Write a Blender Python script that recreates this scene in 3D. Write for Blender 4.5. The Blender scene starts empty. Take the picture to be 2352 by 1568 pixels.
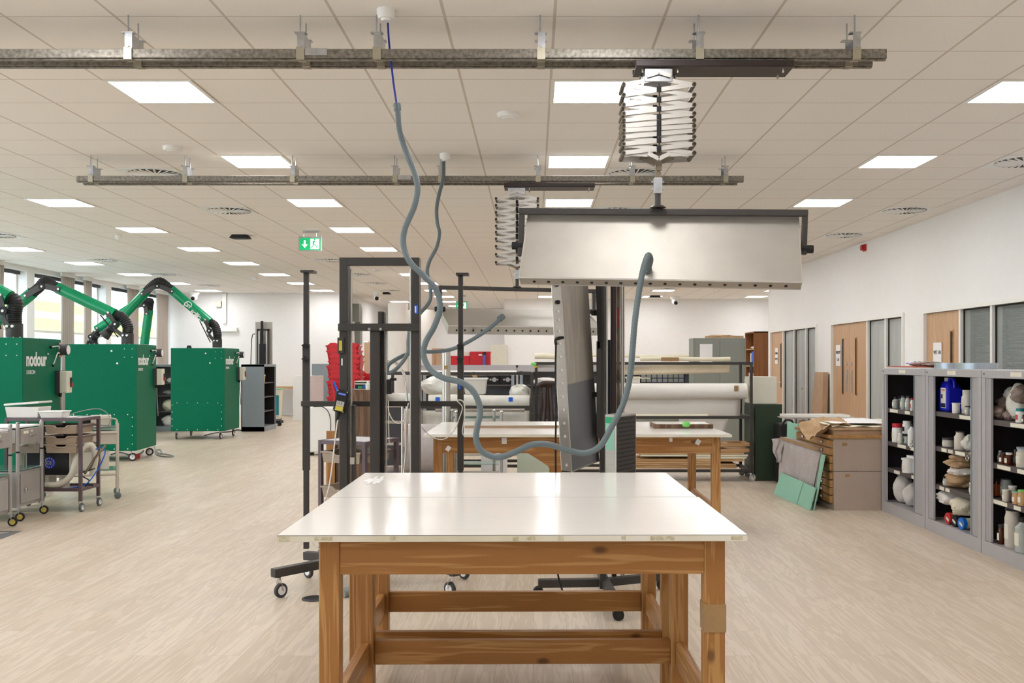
import bpy, math, random
from mathutils import Vector, Matrix
random.seed(7)
C = bpy.context.scene.collection
S = bpy.context.scene
F = 2270.0; VX = 1226.0; HY = 831.0; HC = 1.45; CEIL = 3.335
# ---- camera
cd = bpy.data.cameras.new('camera'); cam = bpy.data.objects.new('camera', cd); C.objects.link(cam)
cam.location = (0, 0, HC); cam.rotation_euler = (math.pi/2, 0, 0)
cd.sensor_width = 36; cd.lens = F/2352*36; cd.clip_start = .05; cd.clip_end = 200
cd.shift_x = -(VX-1176)/2352; cd.shift_y = (HY-784)/2352
S.camera = cam
# ---- daylight outside the windows, exposure
w = bpy.data.worlds.new('World'); S.world = w; w.use_nodes = True
bg = w.node_tree.nodes['Background']; bg.inputs[0].default_value = (.70, .85, 1, 1); bg.inputs[1].default_value = 9.0
S.view_settings.view_transform = 'Standard'; S.view_settings.look = 'None'
S.view_settings.gamma = 1; S.view_settings.exposure = 0.0; S.view_settings.use_curve_mapping = False
LAMP = 21.5

def P(px, py, Y): return Vector(((px-VX)*Y/F, Y, HC-(py-HY)*Y/F))
def X_(px, Y): return (px-VX)*Y/F
def Z_(py, Y): return HC-(py-HY)*Y/F
# ---- materials
def lin(h):
    h = h.lstrip('#'); v = [int(h[i:i+2], 16)/255 for i in (0, 2, 4)]
    return tuple(((c+.055)/1.055)**2.4 if c > .04045 else c/12.92 for c in v)
def nd(nt, t, **k):
    n = nt.nodes.new(t)
    for a, b in k.items(): setattr(n, a, b)
    return n
def mat(name, col, rough=.5, metal=0, var=.06, scale=8, bump=0, bscale=60, trans=0, alpha=1, emit=0, spec=.5, stretch=None, ior=1.45, dark=None):
    m = bpy.data.materials.new(name); m.use_nodes = True; nt = m.node_tree
    b = nt.nodes['Principled BSDF']; c = lin(col) if isinstance(col, str) else col
    tc = nd(nt, 'ShaderNodeTexCoord'); mp = nd(nt, 'ShaderNodeMapping'); nz = nd(nt, 'ShaderNodeTexNoise')
    nt.links.new(tc.outputs['Object'], mp.inputs[0]); nt.links.new(mp.outputs[0], nz.inputs['Vector'])
    if stretch: mp.inputs['Scale'].default_value = stretch
    nz.inputs['Scale'].default_value = scale; nz.inputs['Detail'].default_value = 4
    rp = nd(nt, 'ShaderNodeValToRGB'); nt.links.new(nz.outputs[0], rp.inputs[0])
    rp.color_ramp.elements[0].position = .3; rp.color_ramp.elements[1].position = .7
    lo = lin(dark) if dark else tuple(x*(1-var) for x in c)
    rp.color_ramp.elements[0].color = lo+(1,); rp.color_ramp.elements[1].color = tuple(min(1, x*(1+var)) for x in c)+(1,)
    nt.links.new(rp.outputs[0], b.inputs['Base Color'])
    b.inputs['Roughness'].default_value = rough; b.inputs['Metallic'].default_value = metal
    b.inputs['Specular IOR Level'].default_value = spec; b.inputs['IOR'].default_value = ior
    b.inputs['Transmission Weight'].default_value = trans; b.inputs['Alpha'].default_value = alpha
    if emit:
        b.inputs['Emission Color'].default_value = c+(1,); b.inputs['Emission Strength'].default_value = emit
    if bump:
        n2 = nd(nt, 'ShaderNodeTexNoise'); n2.inputs['Scale'].default_value = bscale
        nt.links.new(mp.outputs[0], n2.inputs['Vector'])
        bp = nd(nt, 'ShaderNodeBump'); bp.inputs['Strength'].default_value = bump; bp.inputs['Distance'].default_value = .01
        nt.links.new(n2.outputs[0], bp.inputs['Height']); nt.links.new(bp.outputs[0], b.inputs['Normal'])
    return m
def wood(name, a, bcol, axis, rough=.42, scale=1.0, knots=True):
    m = bpy.data.materials.new(name); m.use_nodes = True; nt = m.node_tree; b = nt.nodes['Principled BSDF']
    tc = nd(nt, 'ShaderNodeTexCoord'); mp = nd(nt, 'ShaderNodeMapping'); L = nt.links.new
    L(tc.outputs['Object'], mp.inputs[0]); s = [18*scale]*3; s[axis] = .9*scale; mp.inputs['Scale'].default_value = s
    nz = nd(nt, 'ShaderNodeTexNoise'); nz.inputs['Scale'].default_value = 1.6; nz.inputs['Detail'].default_value = 2; nz.inputs['Distortion'].default_value = .6
    L(mp.outputs[0], nz.inputs['Vector'])
    mu = nd(nt, 'ShaderNodeMath', operation='MULTIPLY'); mu.inputs[1].default_value = 20; L(nz.outputs[0], mu.inputs[0])
    sn = nd(nt, 'ShaderNodeMath', operation='SINE'); L(mu.outputs[0], sn.inputs[0])
    rp = nd(nt, 'ShaderNodeValToRGB'); L(sn.outputs[0], rp.inputs[0])
    rp.color_ramp.elements[0].position = .0; rp.color_ramp.elements[0].color = lin(a)+(1,)
    rp.color_ramp.elements[1].position = 1; rp.color_ramp.elements[1].color = lin(bcol)+(1,)
    out = rp.outputs[0]
    if knots:
        m2 = nd(nt, 'ShaderNodeMapping'); s2 = [6.5]*3; s2[axis] = 3.4; m2.inputs['Scale'].default_value = s2; L(tc.outputs['Object'], m2.inputs[0])
        vo = nd(nt, 'ShaderNodeTexVoronoi'); vo.inputs['Scale'].default_value = 1; L(m2.outputs[0], vo.inputs['Vector'])
        r2 = nd(nt, 'ShaderNodeValToRGB'); r2.color_ramp.elements[0].position = .05; r2.color_ramp.elements[1].position = .12
        r2.color_ramp.elements[0].color = (.25, .2, .18, 1); r2.color_ramp.elements[1].color = (1, 1, 1, 1); L(vo.outputs[0], r2.inputs[0])
        mx = nd(nt, 'ShaderNodeMix', data_type='RGBA', blend_type='MULTIPLY'); mx.inputs[0].default_value = .85
        L(out, mx.inputs[6]); L(r2.outputs[0], mx.inputs[7]); out = mx.outputs[2]
    L(out, b.inputs['Base Color']); b.inputs['Roughness'].default_value = rough
    bp = nd(nt, 'ShaderNodeBump'); bp.inputs['Strength'].default_value = .12; bp.inputs['Distance'].default_value = .004
    L(sn.outputs[0], bp.inputs['Height']); L(bp.outputs[0], b.inputs['Normal'])
    return m
def floor_mat():
    m = bpy.data.materials.new('oak plank floor'); m.use_nodes = True; nt = m.node_tree; b = nt.nodes['Principled BSDF']; L = nt.links.new
    tc = nd(nt, 'ShaderNodeTexCoord'); mp = nd(nt, 'ShaderNodeMapping'); mp.inputs['Rotation'].default_value = (0, 0, math.pi/2)
    L(tc.outputs['Object'], mp.inputs[0])
    br = nd(nt, 'ShaderNodeTexBrick'); L(mp.outputs[0], br.inputs['Vector']); br.offset = .37
    br.inputs['Color1'].default_value = lin('#d0c1ae')+(1,); br.inputs['Color2'].default_value = lin('#c8b7a2')+(1,)
    br.inputs['Mortar'].default_value = lin('#a89885')+(1,); br.inputs['Scale'].default_value = 1
    br.inputs['Mortar Size'].default_value = .0012; br.inputs['Brick Width'].default_value = 1.22; br.inputs['Row Height'].default_value = .18
    m2 = nd(nt, 'ShaderNodeMapping'); m2.inputs['Scale'].default_value = (13, .9, 1); L(tc.outputs['Object'], m2.inputs[0])
    sx = nd(nt, 'ShaderNodeVectorMath', operation='ADD'); L(m2.outputs[0], sx.inputs[0])
    sc = nd(nt, 'ShaderNodeVectorMath', operation='SCALE'); sc.inputs['Scale'].default_value = 40; L(br.outputs['Color'], sc.inputs[0]); L(sc.outputs[0], sx.inputs[1])
    nz = nd(nt, 'ShaderNodeTexNoise'); nz.inputs['Scale'].default_value = 1.3; nz.inputs['Detail'].default_value = 3; nz.inputs['Distortion'].default_value = 1.2; L(sx.outputs[0], nz.inputs['Vector'])
    mu = nd(nt, 'ShaderNodeMath', operation='MULTIPLY'); mu.inputs[1].default_value = 26; L(nz.outputs[0], mu.inputs[0])
    sn = nd(nt, 'ShaderNodeMath', operation='SINE'); L(mu.outputs[0], sn.inputs[0])
    rp = nd(nt, 'ShaderNodeValToRGB'); L(sn.outputs[0], rp.inputs[0]); rp.color_ramp.elements[0].color = (.80, .775, .75, 1); rp.color_ramp.elements[1].color = (1, 1, 1, 1); rp.color_ramp.elements[1].position = .55
    mx = nd(nt, 'ShaderNodeMix', data_type='RGBA', blend_type='MULTIPLY'); mx.inputs[0].default_value = .62
    L(br.outputs['Color'], mx.inputs[6]); L(rp.outputs[0], mx.inputs[7]); L(mx.outputs[2], b.inputs['Base Color'])
    b.inputs['Roughness'].default_value = .38; b.inputs['Specular IOR Level'].default_value = .35
    return m
def ceil_mat():
    m = bpy.data.materials.new('ceiling tiles'); m.use_nodes = True; nt = m.node_tree; b = nt.nodes['Principled BSDF']; L = nt.links.new
    tc = nd(nt, 'ShaderNodeTexCoord'); sp = nd(nt, 'ShaderNodeSeparateXYZ'); L(tc.outputs['Object'], sp.inputs[0])
    res = []
    for ax, off, wd in ((0, .114, .0085), (1, 7.196, .005)):
        a = nd(nt, 'ShaderNodeMath', operation='SUBTRACT'); a.inputs[1].default_value = off-60.3; L(sp.outputs[ax], a.inputs[0])
        f = nd(nt, 'ShaderNodeMath', operation='MODULO'); f.inputs[1].default_value = .6; L(a.outputs[0], f.inputs[0])
        s = nd(nt, 'ShaderNodeMath', operation='SUBTRACT'); s.inputs[1].default_value = .3; L(f.outputs[0], s.inputs[0])
        ab = nd(nt, 'ShaderNodeMath', operation='ABSOLUTE'); L(s.outputs[0], ab.inputs[0])
        l = nd(nt, 'ShaderNodeMath', operation='LESS_THAN'); l.inputs[1].default_value = wd; L(ab.outputs[0], l.inputs[0]); res.append(l)
    mxm = nd(nt, 'ShaderNodeMath', operation='MAXIMUM'); L(res[0].outputs[0], mxm.inputs[0]); L(res[1].outputs[0], mxm.inputs[1])
    nz = nd(nt, 'ShaderNodeTexNoise'); nz.inputs['Scale'].default_value = 120; L(tc.outputs['Object'], nz.inputs['Vector'])
    rp = nd(nt, 'ShaderNodeValToRGB'); L(nz.outputs[0], rp.inputs[0])
    rp.color_ramp.elements[0].color = lin('#efeae3')+(1,); rp.color_ramp.elements[1].color = lin('#f5f0ea')+(1,)
    mx = nd(nt, 'ShaderNodeMix', data_type='RGBA'); L(mxm.outputs[0], mx.inputs[0]); L(rp.outputs[0], mx.inputs[6]); mx.inputs[7].default_value = lin('#cfc5b9')+(1,)
    L(mx.outputs[2], b.inputs['Base Color']); b.inputs['Roughness'].default_value = .9
    return m
def galv_mat(name, a, bc, rough=.4, metal=.8, scale=30):
    m = mat(name, bc, rough, metal, dark=a, scale=scale); return m
K = dict(
 wall=mat('white wall paint', '#f0eeec', .85, var=.01), trimw=mat('white gloss trim', '#eeebe5', .4, var=.01),
 lam=mat('white laminate', '#eae5de', .17, var=.012, spec=.28, scale=5, stretch=(.6, 6, 1)), edge=mat('worn cream edge', '#e4ded0', .5, dark='#cfc6a8', scale=3),
 stain=mat('glue stain', '#dcd3bb', .6, dark='#b0a580', scale=60),
 blk=mat('black powder coat', '#3a3633', .45, bump=.03), blk2=mat('deep black', '#141212', .6), dkgrey=mat('dark grey', '#3c3a3d', .6),
 rub=mat('black rubber', '#1d1c1d', .5, bump=.1), alu=mat('brushed aluminium', '#c9c5bf', .38, .75, stretch=(1, 1, 8), var=.05, scale=14),
 alu2=mat('dull sheet aluminium', '#aca69c', .45, .4, var=.05, scale=6), alud=mat('scuffed sheet aluminium', '#b5aea3', .5, .35, dark='#a29b92', scale=3, stretch=(8, 8, 1)), film=mat('grey painted reflection', '#85868a', .4, .4, dark='#7b7b7d', scale=2),  # film: grey that holds the lamp tray's wall and floor reflection
 chrome=mat('chrome', '#d8d8d8', .15, 1), zinc=mat('zinc plated steel', '#b9bcc0', .3, .9, scale=30, var=.12), clamp=mat('yellow passivated clamp', '#b5ae9b', .4, .7),
 galv=galv_mat('galvanised channel', '#69645c', '#9b958a', .45, .6, 45), brn=mat('dark brown steel plate', '#3a3230', .4, .3), aged=mat('aged steel bar', '#8a7f6d', .5, .6, dark='#5c5044'),
 pur=mat('purple brown steel frame', '#5e4e52', .45), maroon=mat('maroon bar', '#3a2728', .5), red=mat('red plastic', '#c4202c', .4), redd=mat('red knob', '#b3252a', .4),
 green=mat('green powder coat', '#00694a', .5, var=.02, spec=.15), greens=mat('green tube paint', '#008a5a', .25, var=.02), dgreen=mat('dark green steel', '#2b3a2b', .4),
 white=mat('white plastic', '#ecebe7', .35, var=.01), paper=mat('white paper', '#eeecec', .8, var=.02), cream=mat('cream painted steel', '#d8d4c4', .4, var=.02),
 hose=mat('grey flexible hose', '#5f6a6d', .42, var=.05), blue=mat('blue cable', '#1c2f9c', .4), cable=mat('white cable', '#d6d1c6', .5), gcable=mat('grey cable', '#8b8b88', .5),
 cabg=mat('grey cabinet steel', '#b1aeb0', .42, var=.02), cabb=mat('blue grey cabinet steel', '#8e979d', .42, var=.02), cabin=mat('dark cabinet interior', '#262022', .7), cabm=mat('mid grey interior', '#77777a', .6),
 lock=mat('grey cupboard paint', '#878a83', .45, var=.02), taupe=mat('taupe chest side', '#b3a294', .6, var=.03), shelfd=mat('dark shelf lip', '#57504f', .5),
 kraft=mat('kraft paper', '#b99a78', .8, dark='#a98964', bump=.3, bscale=20), card=mat('cardboard', '#b7977a', .85), canvas=mat('canvas roll', '#d9c9ae', .9, bump=.1, bscale=200),
 tapeb=mat('brown tape', '#a5845c', .3, bump=.5, bscale=40), roll=mat('white paper roll', '#ece7e0', .75, var=.015), cream2=mat('cream roll', '#e4dcc3', .8, var=.03), mint=mat('mint foam board', '#8fc0aa', .7, var=.02),
 bubble=mat('bubble wrap', '#bdb4b2', .35, bump=.8, bscale=160, var=.1), poly=mat('polythene', '#dcd9cf', .25, bump=.6, bscale=9, var=.08), sack=mat('white sack', '#e4ded8', .6, bump=.5, bscale=14),
 glass=mat('clear glass', '#ffffff', .03, trans=1, var=0, alpha=1), sglass=mat('green shelf glass', '#bfe0d4', .05, trans=.8, var=0), label=mat('cream label', '#e6e1d0', .8),
 amber=mat('amber glass', '#4a1c0c', .15, var=.1), orange=mat('orange powder jar', '#a04c12', .25), powder=mat('pale powder', '#d3cbbd', .6), clearp=mat('clear glass jar', '#b9bdb8', .12, var=.1),
 bluep=mat('blue jerrycan plastic', '#1d22c4', .3), blued=mat('bright blue lid', '#1c74d8', .35), teal=mat('teal lid', '#1b7f87', .4), pinkb=mat('pink label', '#c0504a', .6),
 bagm=mat('mineral bag', '#a08c80', .25, dark='#6f5c52', bump=.5, bscale=30), tray=mat('taupe tray plastic', '#a3917f', .45), silver=mat('silver grey hammered steel', '#a9a5a1', .42, .3), cshel=mat('cream trolley steel', '#c2b9aa', .42),
 yel=mat('yellow label', '#cdbb45', .5), yw=mat('yellow caster wheel', '#c9b45a', .4), exg=mat('green lit sign', '#10a060', .4, emit=.9), exw=mat('white lit sign', '#ffffff', .4, emit=1.0),
 lamp=mat('lit diffuser', (.98, .985, 1.0), .5, emit=LAMP, var=0), seam=mat('dark gap', '#2a2522', .9), curt=mat('taupe curtain', '#bdb3a9', .9, stretch=(1, 1, .1)),
 chipb=mat('chipboard edge', '#c7a071', .7), slate=mat('blue tape', '#1d62d6', .5), leather=mat('brown leather', '#3d2d26', .35), brick=mat('pale brick', '#d9dcdc', .8, scale=3),
 yellow=mat('yellow cladding', '#e8d84a', .7, var=.02), winb=mat('dark reflective window', '#8a98a8', .2), btape=mat('grey floor tape', '#6c6d70', .6), duct=mat('silver tin', '#aab2ba', .3, .6),
 navy=mat('navy drawer', '#22284c', .4), clearbox=mat('translucent storage box', '#dedad2', .3, var=.03), purplep=mat('purple film', '#5a58a8', .3), whiteshade=mat('shaded white', '#c9b7b4', .6, var=.02))
K['pinex'] = wood('varnished pine along x', '#a26e38', '#bb8c54', 0); K['piney'] = wood('varnished pine along y', '#a26e38', '#bb8c54', 1); K['pinez'] = wood('varnished pine upright', '#a26e38', '#bb8c54', 2)
K['oakz'] = wood('pale oak veneer', '#c19b78', '#cba784', 2, .5, .7, False); K['beech'] = wood('beech drawer', '#a87b46', '#b98d56', 1, .45, .8, False); K['walz'] = wood('brown bookcase veneer', '#84522c', '#935f36', 2, .5, .6, False)
K['oldw'] = wood('worn brown wood', '#5e4432', '#7d6048', 2, .7, .8, False); K['raww'] = wood('raw timber', '#b28a5c', '#cda678', 0, .7, .8, False)
K['pale'] = mat('pale painted board', '#c5cfbd', .6, var=.1, scale=2); K['floor'] = floor_mat(); K['ceil'] = ceil_mat()
K['pane'] = mat('window pane', '#ffffff', .02, alpha=.12, var=0)
K['gpane'] = mat('partition glass', '#c9d2d0', .03, alpha=.22, var=0)
# ---- mesh builder
class MB:
    def __init__(s): s.v = []; s.f = []; s.m = []; s.cur = 0
    def add(s, vs, fs):
        b = len(s.v); s.v += [Vector(v) for v in vs]
        for f in fs: s.f.append([i+b for i in f]); s.m.append(s.cur)
        return s
    def hexa(s, p):   # bottom 4 ccw, top 4
        return s.add(p, [(3, 2, 1, 0), (4, 5, 6, 7), (0, 1, 5, 4), (1, 2, 6, 5), (2, 3, 7, 6), (3, 0, 4, 7)])
    def box(s, x0, x1, y0, y1, z0, z1, M=None):
        if x0 > x1: x0, x1 = x1, x0
        if y0 > y1: y0, y1 = y1, y0
        if z0 > z1: z0, z1 = z1, z0
        p = [Vector(q) for q in ((x0, y0, z0), (x1, y0, z0), (x1, y1, z0), (x0, y1, z0), (x0, y0, z1), (x1, y0, z1), (x1, y1, z1), (x0, y1, z1))]
        if M: p = [M @ q for q in p]
        return s.hexa(p)
    def bar(s, a, b, w, h=None, up=(0, 0, 1)):   # rectangular bar between points
        a = Vector(a); b = Vector(b); h = h or w; d = (b-a).normalized(); u = Vector(up)
        if abs(d.dot(u)) > .98: u = Vector((0, 1, 0))
        r = d.cross(u).normalized()*w/2; u = r.cross(d).normalized()*h/2
        return s.hexa([a-r-u, a+r-u, b+r-u, b-r-u, a-r+u, a+r+u, b+r+u, b-r+u])
    def tube(s, pts, r, n=10, caps=True):
        pts = [Vector(p) for p in pts]; N = len(pts); b = len(s.v); t0 = (pts[1]-pts[0]).normalized()
        u = t0.orthogonal().normalized(); rings = []
        for i, p in enumerate(pts):
            t = (pts[min(i+1, N-1)]-pts[max(i-1, 0)]).normalized(); u = (u-t*u.dot(t)).normalized(); v = t.cross(u)
            rr = r[i] if isinstance(r, (list, tuple)) else r
            s.v += [p+(u*math.cos(2*math.pi*k/n)+v*math.sin(2*math.pi*k/n))*rr for k in range(n)]
        for i in range(N-1):
            for k in range(n):
                s.f.append([b+i*n+k, b+i*n+(k+1) % n, b+(i+1)*n+(k+1) % n, b+(i+1)*n+k]); s.m.append(s.cur)
        if caps: s.f.append([b+k for k in reversed(range(n))]); s.f.append([b+(N-1)*n+k for k in range(n)]); s.m += [s.cur]*2
        return s
    def cyl(s, a, b, r, n=16, r2=None): return s.tube([a, b], [r, r if r2 is None else r2], n)
    def lathe(s, prof, o=(0, 0, 0), n=20):
        o = Vector(o); b = len(s.v)
        for r, z in prof: s.v += [o+Vector((r*math.cos(2*math.pi*k/n), r*math.sin(2*math.pi*k/n), z)) for k in range(n)]
        for i in range(len(prof)-1):
            for k in range(n): s.f.append([b+i*n+k, b+i*n+(k+1) % n, b+(i+1)*n+(k+1) % n, b+(i+1)*n+k]); s.m.append(s.cur)
        s.f.append([b+k for k in reversed(range(n))]); s.f.append([b+(len(prof)-1)*n+k for k in range(n)]); s.m += [s.cur]*2
        return s
    def prism(s, pts, d):
        pts = [Vector(p) for p in pts]; d = Vector(d); n = len(pts)
        return s.add(pts+[p+d for p in pts], [list(range(n)), [n+i for i in reversed(range(n))]]+[[i, n+i, n+(i+1) % n, (i+1) % n] for i in range(n)])
    def grid(s, fn, nu, nv, th=0):   # sheet from function (u,v)->point
        vs = [Vector(fn(i/nu, j/nv)) for i in range(nu+1) for j in range(nv+1)]; q = nv+1
        fs = [[i*q+j, (i+1)*q+j, (i+1)*q+j+1, i*q+j+1] for i in range(nu) for j in range(nv)]
        return s.add(vs, fs)
    def blob(s, c, r, jit=.12, n=12, flat=.0, pinch=0):
        c = Vector(c); b = len(s.v)
        if jit > .07: n = n+6
        m = n; p1, p2, p3, p4 = [random.uniform(0, 6) for _ in range(4)]
        for i in range(m+1):
            th = math.pi*i/m
            for k in range(2*n):
                ph = math.pi*k/n; q = 1+((random.uniform(-jit, jit)*.35+jit*.9*math.sin(3*ph+p1)*math.sin(4*th+p2)+jit*.5*math.sin(7*ph+p3+3*th)*math.sin(6*th+p4)) if 0 < i < m else 0); q *= 1-pinch*max(0, -math.cos(th))**2
                z = -math.cos(th)*r[2]*(1+(random.uniform(-jit, jit)/5 if 0 < i < m else 0))
                if flat and z < -r[2]*flat: z = -r[2]*flat
                s.v.append(c+Vector((math.sin(th)**.8*math.cos(ph)*r[0]*q, math.sin(th)**.8*math.sin(ph)*r[1]*q, z)))
        for i in range(m):
            for k in range(2*n): s.f.append([b+i*2*n+k, b+i*2*n+(k+1) % (2*n), b+(i+1)*2*n+(k+1) % (2*n), b+(i+1)*2*n+k]); s.m.append(s.cur)
        return s
    def build(s, name, m, parent=None, smooth=False, bev=0, w=False, th=0, sub=0):
        me = bpy.data.meshes.new(name); vs = s.v
        if parent is not None and w:
            inv = WM[parent.name].inverted(); vs = [inv @ v for v in vs]
        me.from_pydata([tuple(v) for v in vs], [], s.f)
        for k in (m if isinstance(m, (list, tuple)) else [m]): me.materials.append(K[k])
        me.polygons.foreach_set('material_index', s.m)
        if smooth: me.polygons.foreach_set('use_smooth', [True]*len(s.f))
        me.validate(); me.update()
        o = bpy.data.objects.new(name, me); C.objects.link(o)
        if parent is not None: o.parent = parent; WM[o.name] = WM[parent.name]
        else: WM[o.name] = Matrix.Identity(4)
        if smooth == 'auto' or (smooth and not sub): me.set_sharp_from_angle(angle=math.radians(38))
        if th: q = o.modifiers.new('thickness', 'SOLIDIFY'); q.thickness = th
        if bev: q = o.modifiers.new('bevel', 'BEVEL'); q.width = bev; q.segments = 2; q.limit_method = 'ANGLE'; q.angle_limit = .7
        if sub: q = o.modifiers.new('subdivision', 'SUBSURF'); q.levels = sub; q.render_levels = sub
        return o
WM = {}
def thing(name, label, cat, loc=(0, 0, 0), rz=0, group=None):
    o = bpy.data.objects.new(name, None); C.objects.link(o); o.location = loc; o.rotation_euler = (0, 0, rz)
    o.empty_display_size = .1; WM[o.name] = Matrix.Translation(Vector(loc)) @ Matrix.Rotation(rz, 4, 'Z')
    return tag(o, label, cat, group)
def tag(o, label, cat, group=None):
    o['label'] = label; o['category'] = cat
    if group: o['group'] = group
    return o
def struct(o): o['kind'] = 'structure'; return o
KIDS = {}
def dup(root, loc, rz, label, group=None):
    r = root.copy(); C.objects.link(r); r.location = loc; r.rotation_euler = (0, 0, rz); r['label'] = label
    WM[r.name] = Matrix.Translation(Vector(loc)) @ Matrix.Rotation(rz, 4, 'Z')
    if group: r['group'] = group
    for ch in [c for c in list(C.objects) if c.parent == root]:
        c = ch.copy(); C.objects.link(c); c.parent = r
        for g in [q for q in list(C.objects) if q.parent == ch]:
            d = g.copy(); C.objects.link(d); d.parent = c
    return r
def cr(pts, k=8):   # catmull-rom
    pts = [Vector(p) for p in pts]; q = [pts[0]*2-pts[1]]+pts+[pts[-1]*2-pts[-2]]; out = []
    for i in range(1, len(q)-2):
        a, b, c, d = q[i-1:i+3]
        for j in range(k):
            t = j/k; out.append(.5*((2*b)+(c-a)*t+(2*a-5*b+4*c-d)*t*t+(3*b-a-3*c+d)*t**3))
    out.append(pts[-1]); return out
def text(s, size, name, m, parent, M, w=False, bold=.0, sx=1.0):
    cu = bpy.data.curves.new('lettering', 'FONT'); cu.body = s; cu.size = size; cu.extrude = .0012; cu.offset = bold; cu.align_x = 'LEFT'
    o = bpy.data.objects.new('lettering', cu); C.objects.link(o); me = bpy.data.meshes.new_from_object(o); bpy.data.objects.remove(o)
    if w: M = WM[parent.name].inverted() @ M
    me.transform(M @ Matrix.Diagonal((sx, 1, 1, 1))); me.materials.clear(); me.materials.append(K[m]); me.name = name
    q = bpy.data.objects.new(name, me); C.objects.link(q); q.parent = parent; WM[q.name] = WM[parent.name]; return q
RX = Matrix.Rotation(math.pi/2, 4, 'X')   # text facing -Y
RP = Matrix.Rotation(math.pi/2, 4, 'Z') @ RX   # text facing +X, reading along +Y
RN = Matrix.Rotation(-math.pi/2, 4, 'Z') @ RX   # text facing -X
T = Matrix.Translation
def caster(parent, x, y, zt, r=.04, wm='rub', fork='chrome', a=0.4, n='caster'):
    c = MB(); c.cyl((x, y, zt), (x, y, zt-.015), .018); dx, dy = math.cos(a), math.sin(a); ox, oy = x+dx*.02, y+dy*.02
    for s in (-1, 1): c.bar((x-dy*.016*s, y+dx*.016*s, zt-.012), (ox-dy*.016*s, oy+dx*.016*s, r), .022, .004, up=(dx, dy, 0))
    o = c.build(n, fork, parent)
    d = MB(); d.cyl((ox-dy*.011, oy+dx*.011, r), (ox+dy*.011, oy-dx*.011, r), r, 20); d.build('wheel', wm, o, smooth=True, bev=.003)
    d = MB(); d.cyl((ox-dy*.0125, oy+dx*.0125, r), (ox+dy*.0125, oy-dx*.0125, r), r*.62, 16)
    d.build('hub', 'yw' if wm == 'rub' and fork == 'zinc' else 'white', o); return o
def slab(p, th):   # quad of 4 points given thickness away from viewer side
    n = (p[1]-p[0]).cross(p[3]-p[0]).normalized()*th
    return MB().prism(p, n)
K['exg2'] = mat('green print', '#2a9a68', .5)
# ================= SETTING
FY = 27.0
struct(MB().box(-10.3, 8.1, -6, 35, -.05, 0).build('floor', 'floor'))
struct(MB().box(-10.3, 8.1, -6, 35, CEIL, CEIL+.05).build('ceiling', 'ceil'))
wl = MB()
wl.box(-10.3, -10.0, -6, 27.1, 0, .95).box(-10.3, -10.0, -6, 27.1, 3.24, CEIL)
piers = [27-.0-3.6*k for k in range(10)]
for k, y in enumerate(piers): wl.box(-10.3, -10.0, y-3.6+.05 if False else y-.3 if k else 26.85, y if k else 27.1, .95, 3.24)
struct(wl.build('wall_left', 'wall'))
for k in range(9):
    y1, y0 = (piers[k]-.3 if k else 26.85), piers[k+1]; ym = (y0+y1)/2
    f = MB()
    for (a, b, c, d) in ((y0, y0+.05, .95, 3.24), (y1-.05, y1, .95, 3.24), (ym-.03, ym+.03, .95, 3.24), (y0, y1, .95, 1.0), (y0, y1, 3.19, 3.24), (y0, y1, 2.06, 2.11)): f.box(-10.25, -10.19, a, b, c, d)
    wo = struct(f.build('window_%d' % (k+1), 'trimw'))
    MB().box(-10.225, -10.22, y0+.05, y1-.05, 1.0, 3.19).build('glass_pane', 'pane', wo)
    MB().box(-10.17, -10.1, y0+.06, y1-.06, 3.17, 3.23).build('blind_head_box', 'dkgrey', wo)
struct(MB().box(-10, -5.2, 27, 27.1, 0, CEIL).build('wall_far_left', 'wall'))
wc = MB().box(-5.3, -5.2, 27.1, 30.3, 0, CEIL).box(-5.3, -5.2, 31.5, 34.9, 0, CEIL).box(-5.3, -5.2, 30.3, 31.5, 2.1, CEIL)
struct(wc.build('wall_corridor', 'wall'))
struct(MB().box(-5.26, -5.22, 30.33, 31.47, 0, 2.07).build('door_4', 'oakz'))
struct(MB().box(-5.2, -.785, 34.8, 34.9, 0, CEIL).build('wall_far_middle', 'wall'))
struct(MB().box(-.885, -.785, 29.7, 34.8, 0, CEIL).build('wall_niche', 'wall'))
struct(MB().box(-.785, 8.1, 29.7, 29.8, 0, CEIL).build('wall_far_right', 'wall'))
struct(MB().box(8.0, 8.1, -6, 29.7, 0, CEIL).build('wall_outer_right', 'wall'))
struct(MB().box(-10.3, 8.1, -6.1, -6, 0, CEIL).build('wall_back', 'wall'))
A = (18.1, 21.67); B = (13.85, 17.25); D = (10.1, 13.16); TOP = 2.14
wr = MB()
for a, b in ((-6, D[0]), (D[1], B[0]), (B[1], A[0]), (A[1], 21.9)): wr.box(5.2, 5.32, a, b, 0, TOP)
wr.box(5.2, 5.32, -6, 21.9, TOP, CEIL).box(5.32, 8, 21.8, 21.9, 0, CEIL)
struct(wr.build('wall_right', 'wall'))
for y in (9.6, 13.5, 17.7): struct(MB().box(5.32, 8, y, y+.08, 0, CEIL).build('wall_partition', 'wall'))
struct(MB().box(-10, -5.2, 26.985, 27, 0, .12).build('baseboard_far', 'trimw'))
struct(MB().box(-.785, 5, 29.685, 29.7, 0, .12).build('baseboard_far_right', 'trimw'))
struct(MB().box(5.185, 5.2, 13.18, 13.84, 0, .1).box(5.185, 5.2, 17.27, 18.08, 0, .1).box(5.185, 5.2, -6, 10.08, 0, .1).build('baseboard_right', 'trimw'))
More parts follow.
